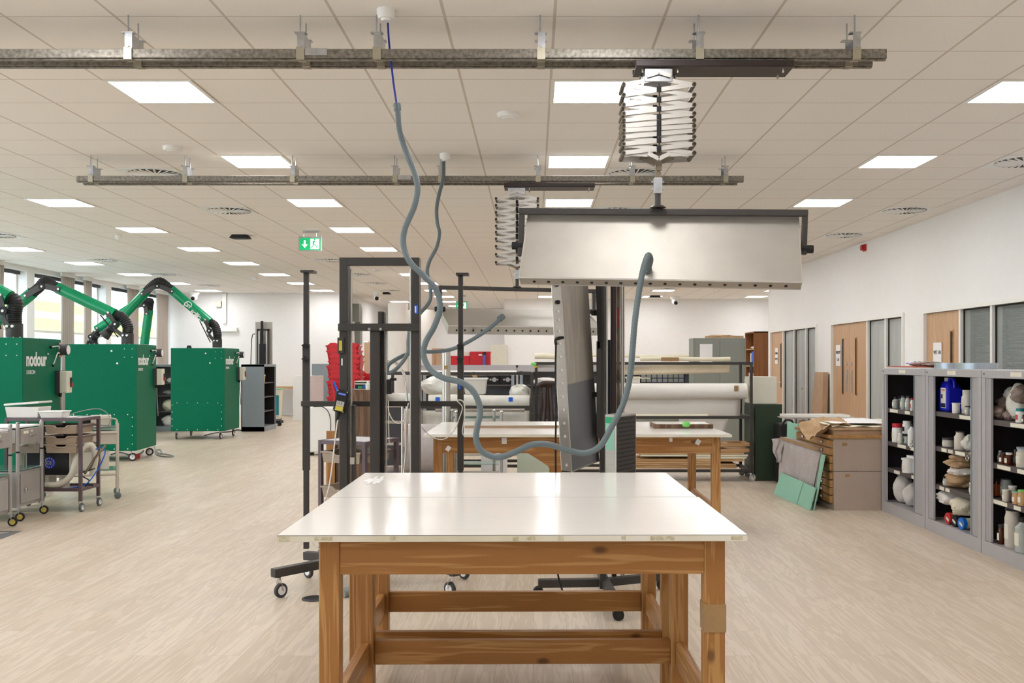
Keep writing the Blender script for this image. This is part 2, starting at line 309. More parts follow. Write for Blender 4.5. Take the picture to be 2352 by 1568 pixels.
# partition groups: frames, doors, glass
def frame(n, y0, y1, posts, lab):
    f = MB(); f.box(5.17, 5.33, y0, y1, TOP-.05, TOP).box(5.17, 5.33, y0, y0+.05, 0, TOP-.05).box(5.17, 5.33, y1-.05, y1, 0, TOP-.05)
    for p in posts: f.box(5.19, 5.31, p-.025, p+.025, 0, TOP-.05)
    return struct(f.build('trim_%d' % n, 'trimw'))
frame(1, *A, [20.6, 19.75, 18.87], ''); frame(2, *B, [15.4, 14.6], ''); frame(3, *D, [12.05, 11.22], '')
def door(n, y0, y1, leaves, hy, vis, pull=False):
    for i in range(leaves):
        a = y0+(y1-y0)*i/leaves; b = y0+(y1-y0)*(i+1)/leaves
        d = MB().box(5.215, 5.26, a+.004, b-.004, 0.01, TOP-.055); o = struct(d.build('door_%d' % n if i == 0 else 'door_%d_leaf' % n, 'oakz'))
        v = vis[i]
        MB().box(5.207, 5.215, v-.045, v+.045, .9, 1.85).build('vision_panel_bead', 'beech', o)
        MB().box(5.203, 5.207, v-.028, v+.028, .92, 1.83).build('vision_panel', 'blk2', o)
        h = hy[i]
        if pull: MB().box(5.2, 5.215, h-.03, h+.03, .95, 1.32).build('push_plate', 'alu', o); MB().cyl((5.2, h, 1.42), (5.215, h, 1.42), .03).build('lock_escutcheon', 'alu', o)
        else: MB().tube([(5.21, h, 1.02), (5.16, h, 1.02), (5.15, h+.01, 1.02), (5.15, h+.13, 1.02)], .011).build('door_handle', 'chrome', o, smooth=True)
door(1, 20.65, 21.62, 1, [20.75], [20.83]); door(2, 15.44, 17.2, 2, [16.2, 16.45], [15.98, 16.66], True); door(3, 12.1, 13.11, 1, [12.2], [12.32])
def pane(n, y0, y1, blind, tilt=.6):
    o = struct(MB().box(5.24, 5.25, y0, y1, .03, TOP-.05).build('window_%d' % n, 'gpane'))
    g = MB()
    for q in ((y0, y0+.012, .03, TOP-.05), (y1-.012, y1, .03, TOP-.05), (y0, y1, TOP-.066, TOP-.05)): g.box(5.225, 5.239, *q)
    g.build('black_gasket', 'blk2', o)
    if blind:
        b = MB(); z = .12
        while z < TOP-.08: b.box(-.017, .017, y0+.02, y1-.02, -.0007, .0007, T((5.36, 0, z)) @ Matrix.Rotation(tilt, 4, 'Y')); z += .028
        b.build('blind_slats', blind, o)
n = 10
for y0, y1, bm in ((19.78, 20.57, 'white'), (18.9, 19.72, 'white'), (18.15, 18.84, 'white'), (14.63, 15.37, 'white'), (13.9, 14.57, 'white'), (11.25, 12.02, 'lock'), (10.15, 11.19, 'lock')):
    pane(n, y0, y1, bm, 1.15 if n < 15 else .55); n += 1
# lab room lights seen through the glass
for (x, y, l) in ((6.0, 15.2, 'second'), (6.0, 19.6, 'first')):
    t = thing('lab_ceiling_light', 'lit panel light inside the room behind the %s glazed door group' % ('double-door' if l == 'second' else 'far right'), 'ceiling light', (x, y, CEIL-.02))
    MB().box(-.3, .3, -.3, .3, 0, .02).build('frame', 'trimw', t); MB().box(-.28, .28, -.28, .28, -.004, 0).build('diffuser', 'lamp', t)
# things in labs
t = thing('lab_cupboard', 'dark grey cupboard seen through the glass beside the WET LAB door', 'cupboard', (6.2, 11.9, 0))
MB().box(-.3, .3, -.3, .3, 0, 1.55).build('carcass', 'dkgrey', t); MB().box(-.2, .2, -.31, -.3, .3, 1.3).build('door', 'cabg', t)
t = thing('lab_bench', 'white lab bench with drawers behind the far right glass panes', 'bench', (6.6, 19.6, 0))
MB().box(-.9, .9, -1.5, 1.5, .86, .9).build('worktop', 'lock', t); MB().box(-.8, .8, -1.45, 1.45, 0, .86).build('drawer_units', 'white', t)
tag(MB().blob((6.0, 15.5, .75), (.3, .4, .75), .1).build('draped_cover', 'yellow', None, smooth=True), 'yellow draped equipment cover glimpsed behind the blinds right of the double doors', 'cover')
# door signs
def sign(y, z, w, h, lines, lab):
    t = thing('paper_sign', lab, 'sign', (5.208, y, z)); MB().box(-.003, 0, -w/2, w/2, -h/2, h/2).build('sheet', 'paper', t)
    for i, s in enumerate(lines):
        q = text(s, .07, 'lettering', 'dkgrey', t, T((-.0045, 0, .03-.12*i)) @ RN); xs = [v.co.y for v in q.data.vertices]; c = (max(xs)+min(xs))/2; k = min(1, (w-.03)/(max(xs)-min(xs)))
        for v in q.data.vertices: v.co.y = (v.co.y-c)*k
sign(21.2, 1.58, .24, .34, ['SEMINAR', 'ROOM'], 'small white SEMINAR ROOM paper sign on farthest oak door'); sign(16.9, 1.56, .26, .36, ['MICROSCOPY', 'LAB'], 'white MICROSCOPY LAB paper sign taped on the oak double door'); sign(12.75, 1.52, .26, .36, ['WET LAB'], 'white WET LAB paper sign on oak door above the supply cabinets')
# ---- curtains
for i, (a, b, lab) in enumerate(((18.2, 18.46, 'taupe curtain at the left edge of the photo'), (20.7, 21.3, 'wide taupe curtain left of the rearward one, behind the highest green tube'), (21.74, 22.14, 'narrow taupe curtain in the second window bay'), (24.08, 24.77, 'taupe curtain in the third window bay behind black elbow'), (25.94, 26.74, 'taupe curtain in the far left corner by the end wall'))):
    nf = max(3, round((b-a)/.09))
    g = MB(); g.grid(lambda u, v: (-9.9+.035*math.sin(u*nf*2*math.pi)*(.6+.4*v)+.008*math.sin(9*v+u*5), a+(b-a)*u, .25+3.0*v), nf*8, 12)
    t = thing('curtain', lab, 'curtain', (-9.9, (a+b)/2, .25), group=None); g.build('drape', 'curt', t, smooth=True, w=True, th=.004)
    MB().box(-.02, .02, (a-b)/2, (b-a)/2, 3.0, CEIL-.25).build('heading_track', 'white', t)
# ---- building outside
bt = thing('building', 'pale brick building with yellow cladding bands seen through the windows', 'building', (-17, 30, 0))
MB().box(-.5, 0, -25, 45, -4, 12).build('brick_wall', 'brick', bt)
for z0, z1, m, nme in ((3.19, 3.56, 'yellow', 'cladding_band'), (2.97, 3.19, 'winb', 'window_strip'), (2.45, 2.97, 'yellow', 'cladding_band'), (1.9, 2.45, 'winb', 'window_strip'), (4.6, 4.95, 'winb', 'window_strip')): MB().box(0, .04, -25, 45, z0, z1).build(nme, m, bt)
struct(MB().box(-17, -10.3, 0, 75, -.2, -.1).build('ground_outside', 'lock'))
# ---- ceiling lights
ORD = ['nearest', 'second', 'third', 'fourth', 'fifth', 'sixth', 'seventh', 'eighth', 'ninth', 'farthest']
COLN = {-8.586: 'column beside the windows', -5.586: 'column over the green machines', -2.586: 'third column from the windows', .414: 'middle column', 3.414: 'column beside the right wall', 6.414: 'alcove column at far right'}
l0 = None
for cx in COLN:
    for k in range(-3, 10):
        y = 6.896+2.4*k
        if cx > 5 and y < 22.5 or k == 9 and cx < 0: continue
        lab = 'lit square ceiling panel, %s row, %s' % (ORD[k], COLN[cx]) if k >= 0 else 'lit square ceiling panel out of view %s, %s' % (('overhead', 'behind', 'rearmost')[-k-1], COLN[cx])
        if l0 is None:
            l0 = thing('ceiling_light', lab, 'ceiling light', (cx, y, CEIL), group='ceiling panel lights')
            MB().box(-.297, .297, -.297, -.27, -.008, 0).box(-.297, .297, .27, .297, -.008, 0).box(-.297, -.27, -.27, .27, -.008, 0).box(.27, .297, -.27, .27, -.008, 0).build('frame', 'trimw', l0)
            MB().box(-.27, .27, -.27, .27, -.005, -.001).build('diffuser', 'lamp', l0)
        else: dup(l0, (cx, y, CEIL), 0, lab)
for x, y, lab in ((-3.786, 24.3, ''),): pass
# corridor lights
for j, y in enumerate((28.5, 30.9, 33.3)):
    for x, cn in ((-2.586, 'left'), (-4.2, 'outer')):
        if cn == 'outer' and j != 1: continue
        dup(l0, (x, y, CEIL), 0, 'lit ceiling panel in the far recess, %s row back' % ('first', 'second', 'third')[j] if cn == 'left' else 'lit ceiling panel of the far recess beside its side wall')
# ---- swirl diffusers
v0 = None
for x, y, lab in ((-3.786, 9.896, 'partly hidden above the rear rail at left'), (-3.786, 12.296, 'left of the sagging hoses, between two light rows'), (-3.786, 18.3, 'behind the top left of the tall black frame'), (-3.786, 21.3, 'seen inside the top opening of the black frame, upper'), (-3.786, 23.7, 'seen inside the top opening of the black frame, middle'), (-3.786, 26.1, 'seen inside the top opening of the black frame, lowest'),
                  (1.014, 9.896, 'behind the near scissor hanger stem'), (1.014, 12.296, 'peeking over the top edge of the near hood'), (4.614, 9.296, 'cut by the right photo edge'), (4.614, 12.296, 'near right wall with dark slots'), (4.614, 14.696, 'over the red alarm on the right wall'), (4.614, 24.9, 'far right below the near hood edge'), (3.414, 25.5, 'far right in front of the dome camera'),
                  (-7.986, 14.696, 'cut by the left photo edge'), (-7.986, 18.3, 'above the curtains at left'), (-7.986, 21.3, 'above the tall green arm joint'), (-7.986, 24.3, 'small, near the far left wall')):
    lab = 'square swirl ceiling vent, '+lab
    if v0 is None:
        v0 = thing('swirl_vent', lab, 'air vent', (x, y, CEIL), group='ceiling swirl vents')
        MB().box(-.29, .29, -.29, .29, -.006, 0).build('face_plate', 'white', v0); MB().cyl((0, 0, -.0065), (0, 0, -.009), .262, 40).build('dark_recess', 'blk2', v0)
        b = MB()
        for k in range(24):
            a = 2*math.pi*k/24
            b.box(.045, .262, -.006, .016, -.016, -.009, Matrix.Rotation(a, 4, 'Z') @ Matrix.Rotation(.5, 4, 'X') @ T((0, .0, 0)))
        b.cyl((0, 0, -.018), (0, 0, -.009), .05, 20); b.build('blade', 'white', v0); v0['label'] = lab
    else: dup(v0, (x, y, CEIL), 0, lab)
# ---- smoke detectors & sensors
def disc(px, py, r, h, lab, name='smoke_detector', m='white', cat='smoke detector', sl=None):
    Y = 4279/(HY-py); t = thing(name, lab, cat, (X_(px, Y), Y, CEIL))
    MB().lathe([(r*.8, -h), (r*.95, -h*.7), (r, -h*.35), (r, 0)], n=24).build('housing', m, t, smooth=True); MB().lathe([(r*.45, -h*1.25), (r*.6, -h)], n=16).build('sensor_cap', m, t)
disc(1167, 260, .085, .035, 'round white detector between the near rail and hoses, centre ceiling'); disc(397, 337, .085, .035, 'round white detector on ceiling left, between two lights')
disc(272, 540, .05, .05, 'small white detector under the left ceiling lights'); disc(887, 22, .05, .05, 'round ceiling rose where the near blue cable hangs', 'ceiling_rose', cat='ceiling rose')
disc(1022, 353, .05, .05, 'round ceiling rose of the rear hose behind rear rail', 'ceiling_rose', cat='ceiling rose'); disc(864, 619, .085, .04, 'white detector seen inside top of the tall black frame')
disc(586, 636, .06, .06, 'small detector above second green machine far away'); disc(1645, 664, .06, .05, 'small detector near far right dome camera')
disc(1045, 400, .04, .01, 'small round ceiling cap right of the rear hose', 'ceiling_sensor', cat='sensor')
def dome(px, py, lab, Y):
    t = thing('security_camera', lab, 'security camera', (X_(px, Y), Y, CEIL)); MB().lathe([(.1, -.1), (.14, -.06), (.15, 0)], n=20).build('mount', 'white', t, smooth=True)
    MB().blob((0, -.02, -.14), (.1, .1, .1), 0, 8).build('eyeball', 'white', t, smooth=True); MB().cyl((0, -.08, -.17), (0, -.13, -.2), .05).build('lens', 'blk2', t)
dome(446, 680, 'white dome camera near far left wall, above third green machine', 26.5); dome(1551, 690, 'white dome camera near far right wall', 28.5); dome(867, 690, 'white hanging camera seen inside the black frame', 26.5)
t = thing('ceiling_projector_mount', 'black ceiling unit between the swirl vent and exit sign', 'ceiling unit', (X_(548, 14.6), 14.6, CEIL)); MB().prism([(-.1, 0, 0), (.1, 0, 0), (.14, 0, -.05), (-.14, 0, -.05)], (0, .2, 0)).build('housing', 'blk2', t); MB().box(-.1, .1, .02, .18, -.055, -.05).build('grille', 'dkgrey', t)
t = thing('ceiling_projector_mount', 'small black ceiling unit near far right wall', 'ceiling unit', (X_(1505, 28), 28, CEIL)); MB().prism([(-.12, 0, 0), (.12, 0, 0), (.18, 0, -.05), (-.18, 0, -.05)], (0, .2, 0)).build('housing', 'blk2', t)
t = thing('ceiling_projector_mount', 'small black ceiling unit seen inside the black frame', 'ceiling unit', (X_(882, 26.7), 26.7, CEIL)); MB().prism([(-.12, 0, 0), (.12, 0, 0), (.18, 0, -.05), (-.18, 0, -.05)], (0, .2, 0)).build('housing', 'blk2', t)
t = thing('fire_alarm', 'red fire alarm sounder high on the white right wall', 'alarm', (5.2, 15.5, 3.24)); MB().box(-.03, 0, -.06, .06, -.055, .055).build('base', 'red', t, bev=.01); MB().cyl((-.07, 0, 0), (-.03, 0, 0), .045).build('sounder', 'redd', t)
# ---- exit signs
def exit_sign(x, y, zc, w, h, lab):
    t = thing('exit_sign', lab, 'exit sign', (x, y, zc)); MB().box(-w/2-.015, w/2+.015, .003, .02, -h/2-.012, h/2+.02).build('acrylic_panel', 'cabg', t)
    MB().box(-w/2, w/2, 0, .003, -h/2, h/2).build('green_face', 'exg', t)
    MB().box(.02*w, w*.44, -.002, 0, -h*.42, h*.42).build('door_symbol', 'exw', t)
    a = MB(); cx = -w*.25; a.prism([(cx-.012, -.002, h*.3), (cx+.012, -.002, h*.3), (cx+.012, -.002, -.01), (cx+.045, -.002, .0), (cx, -.002, -h*.32), (cx-.045, -.002, 0), (cx-.012, -.002, -.01)], (0, .002, 0)); a.build('arrow_symbol', 'exw', t)
    r = MB(); c = w*.2; s = h/.18
    for p, q, wd in (((c, .045), (c-.012, -.005), .02), ((c-.01, 0), (c+.03, -.025), .013), ((c+.03, -.025), (c+.04, -.06), .012), ((c-.012, -.005), (c-.02, -.04), .013), ((c-.02, -.04), (c-.05, -.05), .012), ((c, .04), (c+.035, .02), .009), ((c, .04), (c-.035, .02), .009)):
        r.bar((p[0], -.003, p[1]*s), (q[0], -.003, q[1]*s), .003, wd*s, up=(0, 0, 1) if abs(p[0]-q[0]) > .02 else (1, 0, 0))
    r.cyl((c+.008, -.0045, .062*s), (c+.008, -.0015, .062*s), .013*s, 12); r.build('running_person_symbol', 'exg', t)
    MB().box(-w*.32, w*.42, -.02, .04, CEIL-zc-.03, CEIL-zc).build('ceiling_mount', 'cabg', t)
    for sx in (-1, 1): MB().cyl((sx*w*.3, .01, h/2+.02), (sx*w*.3, .01, CEIL-zc-.03), .002, 6).build('suspension_wire', 'chrome', t)
exit_sign(X_(712, 14.2), 14.2, 3.145, .30, .175, 'green lit running man exit sign hanging from the ceiling, left'); exit_sign(X_(1060, 28), 28, 3.05, .3, .2, 'small distant green exit sign behind the rear hood')
# wall boxes seen through the frame and on far wall
t = thing('wall_speaker', 'grey wall unit high in the recess, seen inside the black frame', 'wall unit', (-5.05, 28.2, 2.75)); MB().box(-.15, .1, -.2, .2, -.15, .35).build('housing', 'lock', t); MB().box(-.14, 0, .5, .9, -.8, .3).build('bracket_panel', 'lock', t)
t = thing('wall_trunking', 'white vertical cable trunking on the far left wall', 'trunking', (X_(514, 26.9), 26.96, 2.0)); MB().box(-.05, .05, -.03, .03, .5, CEIL-2.02).build('vertical_cover', 'white', t); MB().box(-.1, .35, -.06, .03, .28, .38).build('shelf_bracket', 'white', t); MB().box(-.22, -.08, -.06, .03, .95, 1.1).build('junction_box', 'cream', t)
# floor marks
Y0, Y1 = 3291/(1219-HY), 3291/(1238-HY)
o = MB().prism([(X_(-40, Y0), Y0, .0002), (X_(52, Y0), Y0, .0002), (X_(2, Y1), Y1, .0002), (X_(-30, Y1), Y1, .0002), (X_(-20, (Y0*.5+Y1*.5)), (Y0+Y1)/2, .0002), (X_(28, Y0-.06), Y0-.06, .0002), (X_(-40, Y0-.06), Y0-.06, .0002)], (0, 0, .0015)).build('floor_tape', 'btape'); tag(o, 'dark grey tape corner stuck on the floor at left edge', 'tape')
fs = thing('floor_socket', 'round grey floor socket ring beside the front table leg', 'floor socket', (X_(722, 6.05), 6.05, 0)); b = MB(); b.lathe([(.075, 0.001), (.075, .006), (.06, .008), (.058, .001)], n=28); b.build('ring', 'dkgrey', fs, smooth=True); MB().cyl((0, 0, .001), (0, 0, .004), .058, 24).build('lid', 'blk2', fs)
# ================= CEILING RAILS AND SCISSOR HANGERS
def rail(y, lab):
    t = thing('ceiling_rail', lab, 'ceiling rail', (0, y, 3.1))
    for yy, s in ((0, 0), (.135, .03)):
        c = MB(); c.box(-4.17, 1.915-s, yy-.022, yy+.022, 0, .047).box(-4.17, 1.915-s, yy-.026, yy+.026, -.004, .0).box(-4.17, 1.915-s, yy-.012, yy+.012, -.012, -.004); c.build('channel', 'galv', t, bev=.003)
    MB().box(-1.24, -1.12, -.026, -.0225, .012, .05).build('joint_plate', 'zinc', t)
    for hx in (-4.04, -3.18, -2.2, -1.265, -.85, .04, .9, 1.75):
        for yy, r in ((0, 0), (.135, 1)):
            h = MB(); h.box(hx-.022, hx+.022, yy-.03, yy-.026, -.006, .055).box(hx-.022, hx+.022, yy-.03, yy+.03, -.01, -.006).box(hx-.022, hx+.022, yy+.026, yy+.03, -.006, .055)
            ho = h.build('clamp', 'clamp', t)
            g = MB(); g.box(hx-.018, hx+.022, yy-.022, yy-.018, .047, .135).box(hx-.035, hx+.03, yy-.024, yy+.02, .135, .14); g.cyl((hx, yy-.024, .06), (hx, yy-.034, .06), .008, 8).cyl((hx, yy-.005, .12), (hx, yy-.005, .133), .009, 8); g.build('hanger_bracket', 'zinc', ho)
            MB().cyl((hx-.005, yy-.005, .115), (hx-.005, yy-.005, CEIL-3.1), .0045, 8).build('threaded_rod', 'zinc', ho)
            if yy: MB().box(hx+.018, hx+.022, -.02, .135, .05, .13).build('side_web', 'zinc', ho)
    return t
rail(5.38, 'near galvanised twin ceiling rail running across the photo top'); rail(9.03, 'rear galvanised twin ceiling rail, shorter in the photo, behind the near one')
def pantograph(x, y, zs, px0, px1, lab, zb, hw=.19):
    t = thing('scissor_hanger', lab, 'scissor hanger', (x, y, 0)); zt = 3.06
    c = MB(); c.box(px0-x, px1-x, -.02, .02, zt-.02, zt+.012).box(px0-x, px1-x, -.02, .18, zt-.024, zt-.02).box(px0-x, px1-x, .16, .18, zt-.02, zt+.012); co = c.build('carriage_plate', 'brn', t, bev=.003)
    for bx in (px0-x+.04, px0-x+.23, px1-x-.05):
        for by in (.02, .14): MB().cyl((bx, by, zt-.045), (bx, by, zt-.02), .006, 8).build('bolt', 'clamp', co)
    MB().box(-.075, .075, .0, .17, zt-.1, zt-.024).build('mounting_block', 'zinc', t, bev=.004)
    bw = .023; n = len(zs)
    for yy, k in ((0, 0), (.17, 1)):
        s = 1 if k == 0 else -1
        for i in range(n-1):
            MB().bar((-hw, yy+.004*s, zs[i]), (hw, yy+.004*s, zs[i+1]), .004, bw).build('scissor_bar', 'alu', t)
            MB().bar((hw, yy-.004*s+.0*s, zs[i]), (-hw, yy-.004*s, zs[i+1]), .004, bw).build('scissor_bar', 'alu', t)
        top = zs[0]+.055; bt = zs[-1]-.012
        for sx in (-1, 1):
            MB().bar((sx*hw, yy+.006, zs[0]), (0, yy+.006, zs[0]+.035), .004, bw).build('scissor_bar', 'alu', t)
            MB().bar((sx*.065, yy-.01, zs[0]+.045), (0, yy-.01, top+.01), .004, .022).build('link', 'alu', t)
            MB().bar((sx*hw, yy+.006, zs[-1]), (sx*.05, yy+.006, bt+.005), .004, bw).build('scissor_bar', 'alu', t)
            MB().bar((sx*.06, yy-.01, bt+.01), (0, yy-.01, bt-.02), .004, .022).build('link', 'alu', t)
        for i in range(n-1):
            zc = (zs[i]+zs[i+1])/2; MB().box(-.012, .012, yy-.016, yy-.006, zc-.014, zc+.014, None).build('pivot_block', 'blk2', t)
    for i in range(n):
        for sx in (-1, 1):
            MB().cyl((sx*hw, -.012, zs[i]), (sx*hw, .182, zs[i]), .012, 12).build('cross_pin', 'aged', t)
            MB().cyl((sx*hw, -.016, zs[i]), (sx*hw, -.012, zs[i]), .008, 8).build('pin_cap', 'blk2', t)
    b = MB(); b.tube([(0, -.018, zs[0]), (0.002, -.02, (zs[0]+zs[-1])/2), (0, -.018, zs[-1])], .004, 6); b.build('safety_cable', 'blk2', t)
    b = MB(); b.box(-.013, .013, .03, .055, zb+.14, zs[-1]+.01).box(-.006, .02, .02, .03, zb+.2, zs[-1]+.02); b.bar((-.09, .09, zs[-1]), (0, .06, zs[-1]-.04), .006, .03); b.bar((.09, .09, zs[-1]), (0, .06, zs[-1]-.04), .006, .03); b.build('stem', 'aged', t)
    b = MB(); b.box(-.022, .022, .02, .065, zb+.075, zb+.16); b.cyl((-.035, .04, zb+.1), (.035, .04, zb+.1), .006, 8).cyl((-.035, .04, zb+.14), (.035, .04, zb+.14), .006, 8); b.build('clamp_socket', 'zinc', t, bev=.004)
    MB().cyl((0, .043, zb), (0, .043, zb+.08), .016).build('spigot', 'blk', t); MB().lathe([(.045, 0), (.03, .012), (.02, .014)], (0, .043, zb)).build('collar', 'blk', t)
    return t
ys = [194.3, 218.6, 241.4, 261.2, 276.8, 289.6, 300, 314.8, 331.1, 351.7]
pantograph(.674, 5.33, [HC+(HY-y)*5.33/F for y in ys], .55, 1.40, 'near silver folding scissor hanger carrying the large aluminium hood', 2.288)
ys = [456, 471.4, 487.7, 503.5, 518.7, 532.8, 548.4, 565.3, 583.8, 602.2]
pantograph(X_(1187.5, 8.98), 8.98, [HC+(HY-y)*8.98/F for y in ys], X_(1158, 9), X_(1366, 9), 'rear silver scissor hanger, longer, left of the near hood', 2.13)
# ---- hoods: slanted aluminium tray in a black yoke.  local frame: x along, origin at yoke centre, top z=0
def hood(x, y, zt, rz, lab, L=1.57, tilt=.0, hx=0, H=.42, sl=.45, drop=.38, D=.08, skew=0, roll=0):
    t = thing('light_hood', lab, 'hood', (x, y, zt), rz)
    b = MB(); b.box(-L/2, L/2, -.02, .02, -.035, 0); b.box(-L/2, -L/2+.03, -.018, .018, -.27, -.035).box(L/2-.03, L/2, -.018, .018, -.24, -.035); b.build('yoke', 'blk', t, bev=.004)
    for sx in (-1, 1): MB().cyl((sx*(L/2-.06), 0, -.21), (sx*(L/2+.035), 0, -.21), .022, 14).build('pivot_knob', 'blk2', t, bev=.003)
    # tray cross-section in (y,z): pivot at z -.21 ; face slanted, top farther
    up = Vector((0, math.sin(sl), math.cos(sl))); nb = Vector((0, math.cos(sl), -math.sin(sl))); c = Vector((0, -.05, drop/-2-.02))
    l = L/2-.034; tp = .012
    def pt(sx, u, d): return Vector((sx*(l+(0 if u < 0 else -tp))+(skew if u < 0 else 0), 0, -roll*sx))+c+up*u*H/2+nb*d
    f = MB(); f.hexa([pt(-1, -1, 0), pt(1, -1, 0), pt(1, -1, .003), pt(-1, -1, .003), pt(-1, 1, 0), pt(1, 1, 0), pt(1, 1, .003), pt(-1, 1, .003)]); f.build('face_panel', 'alu2', t)
    f = MB()
    for u in (-1, 1): f.hexa([pt(-1, u, 0), pt(1, u, 0), pt(1, u, D), pt(-1, u, D), pt(-1, u, 0)-up*.002*u, pt(1, u, 0)-up*.002*u, pt(1, u, D)-up*.002*u, pt(-1, u, D)-up*.002*u])
    fo = f.build('long_flange', 'alu2', t)
    f = MB()
    for s in (-1, 1): f.hexa([pt(s, -1, 0), pt(s, -1, D), pt(s, -1, D)-Vector((s*.002, 0, 0)), pt(s, -1, 0)-Vector((s*.002, 0, 0)), pt(s, 1, 0), pt(s, 1, D), pt(s, 1, D)-Vector((s*.002, 0, 0)), pt(s, 1, 0)-Vector((s*.002, 0, 0))])
    f.build('end_flange', 'alu2', t)
    f = MB(); a0 = pt(-1, -1, 0)-Vector((.003, 0, 0)); a1 = pt(1, -1, 0)+Vector((.003, 0, 0)); f.bar(a0, a1, .008, .008); f.bar(pt(-1, -1, 0), pt(-1, 1, 0), .007, .007); f.bar(pt(1, -1, 0), pt(1, 1, 0), .007, .007); f.build('folded_rim', 'alu', t)
    n = 18
    h = MB()
    for i in range(n):
        p = pt(-1, -1, D*.5)+Vector(((i+1)*2*l/(n+1), 0, 0)); h.cyl(p-up*.001, p-up*.0035, .009, 10)
    h.build('vent_hole', 'blk2', t)
    f = MB(); f.hexa([pt(-1, -1, D-.01), pt(1, -1, D-.01), pt(1, -1, D), pt(-1, -1, D), pt(-1, 1, D-.01), pt(1, 1, D-.01), pt(1, 1, D), pt(-1, 1, D)]); f.build('diffuser_sheet', 'white', t)
    return t, pt
ho_, _p = hood(.695, 5.42, 2.288, -.153, 'large near slanted aluminium hood in black yoke, above the front table')
ho_.rotation_euler = (0, .03, -.153)
hood(-.156+.02, 9.03, 2.13, -.30+.62, 'rear slanted aluminium hood in thin black yoke, hanging left of centre', L=1.5, sl=1.15, H=.42, drop=.52)
# ---- hoses
def hose(pts, r, name, lab, cat, parts):
    t = thing(name, lab, cat, pts[-1]); sm = cr(pts, 14); out = []
    # corrugation
    L = 0; dense = [sm[0]]
    for a, b in zip(sm, sm[1:]):
        k = max(1, int((b-a).length/.012))
        for j in range(1, k+1): dense.append(a.lerp(b, j/k))
    rr = [r*(1 if i % 2 else .93) for i in range(len(dense))]
    MB().tube(dense, rr, 12).build('corrugated_tube', 'hose', t, smooth=True, w=True)
    return t
hp = [(913, 245, 5.35), (918, 300, 5.33), (933, 350, 5.3), (951, 395, 5.3), (959, 432, 5.28), (951, 475, 5.27), (930, 525, 5.25), (927, 565, 5.24), (942, 602, 5.22), (975, 635, 5.2), (1001, 665, 5.2), (1011, 705, 5.2), (998, 748, 5.2), (978, 785, 5.2), (973, 815, 5.2), (988, 848, 5.18), (1020, 868, 5.15), (1060, 878, 5.12), (1088, 900, 5.1), (1103, 940, 5.1), (1096, 980, 5.1), (1094, 1010, 5.1), (1108, 1037, 5.1), (1145, 1050, 5.1), (1185, 1037, 5.1), (1222, 1021, 5.1), (1262, 1021, 5.12), (1305, 1034, 5.15), (1345, 1040, 5.15), (1378, 1024, 5.17), (1402, 985, 5.18), (1430, 930, 5.18), (1446, 870, 5.18), (1453, 800, 5.18), (1458, 740, 5.18), (1466, 680, 5.19), (1477, 620, 5.2), (1488, 587, 5.22), (1494, 597, 5.26), (1487, 622, 5.31)]
t = hose([P(*p) for p in hp], .0165, 'grey_hose', 'long near grey corrugated hose sagging over the front table to the near hood', 'hose', 1)
MB().tube(cr([P(890, 38, 5.4), P(893, 90, 5.4), P(899, 150, 5.38), P(905, 200, 5.36), P(912, 246, 5.35)], 6), .0055, 8).build('blue_cable', 'blue', t, smooth=True, w=True)
MB().cyl(P(911, 238, 5.35), P(913.5, 254, 5.35), .021, 12).build('hose_gland', 'hose', t, w=True, bev=.003); MB().cyl(P(1488, 617, 5.3), P(1484, 634, 5.36), .024, 12).build('hood_gland', 'hose', t, w=True, bev=.003)
hp = [(1019, 372, 9.0), (1018, 410, 8.95), (1009, 445, 8.9), (1003, 478, 8.85), (1004, 510, 8.85), (1009, 535, 8.85), (1003, 567, 8.8), (986, 600, 8.8), (981, 625, 8.8), (988, 655, 8.8), (987, 690, 8.8), (966, 718, 8.7), (945, 740, 8.6), (938, 780, 8.5), (936, 812, 8.4), (915, 842, 8.3), (896, 856, 8.3), (889, 850, 8.3), (894, 836, 8.3), (915, 822, 8.4), (940, 812, 8.5), (975, 808, 8.6), (1005, 807, 8.7), (1040, 801, 8.7), (1075, 785, 8.65), (1110, 764, 8.6), (1135, 745, 8.6), (1150, 731, 8.63)]
t = hose([P(*p) for p in hp], .0175, 'grey_hose', 'rear thinner-looking grey hose looping behind the black frame to the rear hood', 'hose', 1)
MB().tube([P(1022, 361, 9.04), P(1020, 374, 9.0)], .007, 8).build('blue_cable', 'blue', t, w=True); MB().cyl(P(1147, 733, 8.63), P(1155, 726, 8.66), .028, 12).build('hood_gland', 'hose', t, w=True)
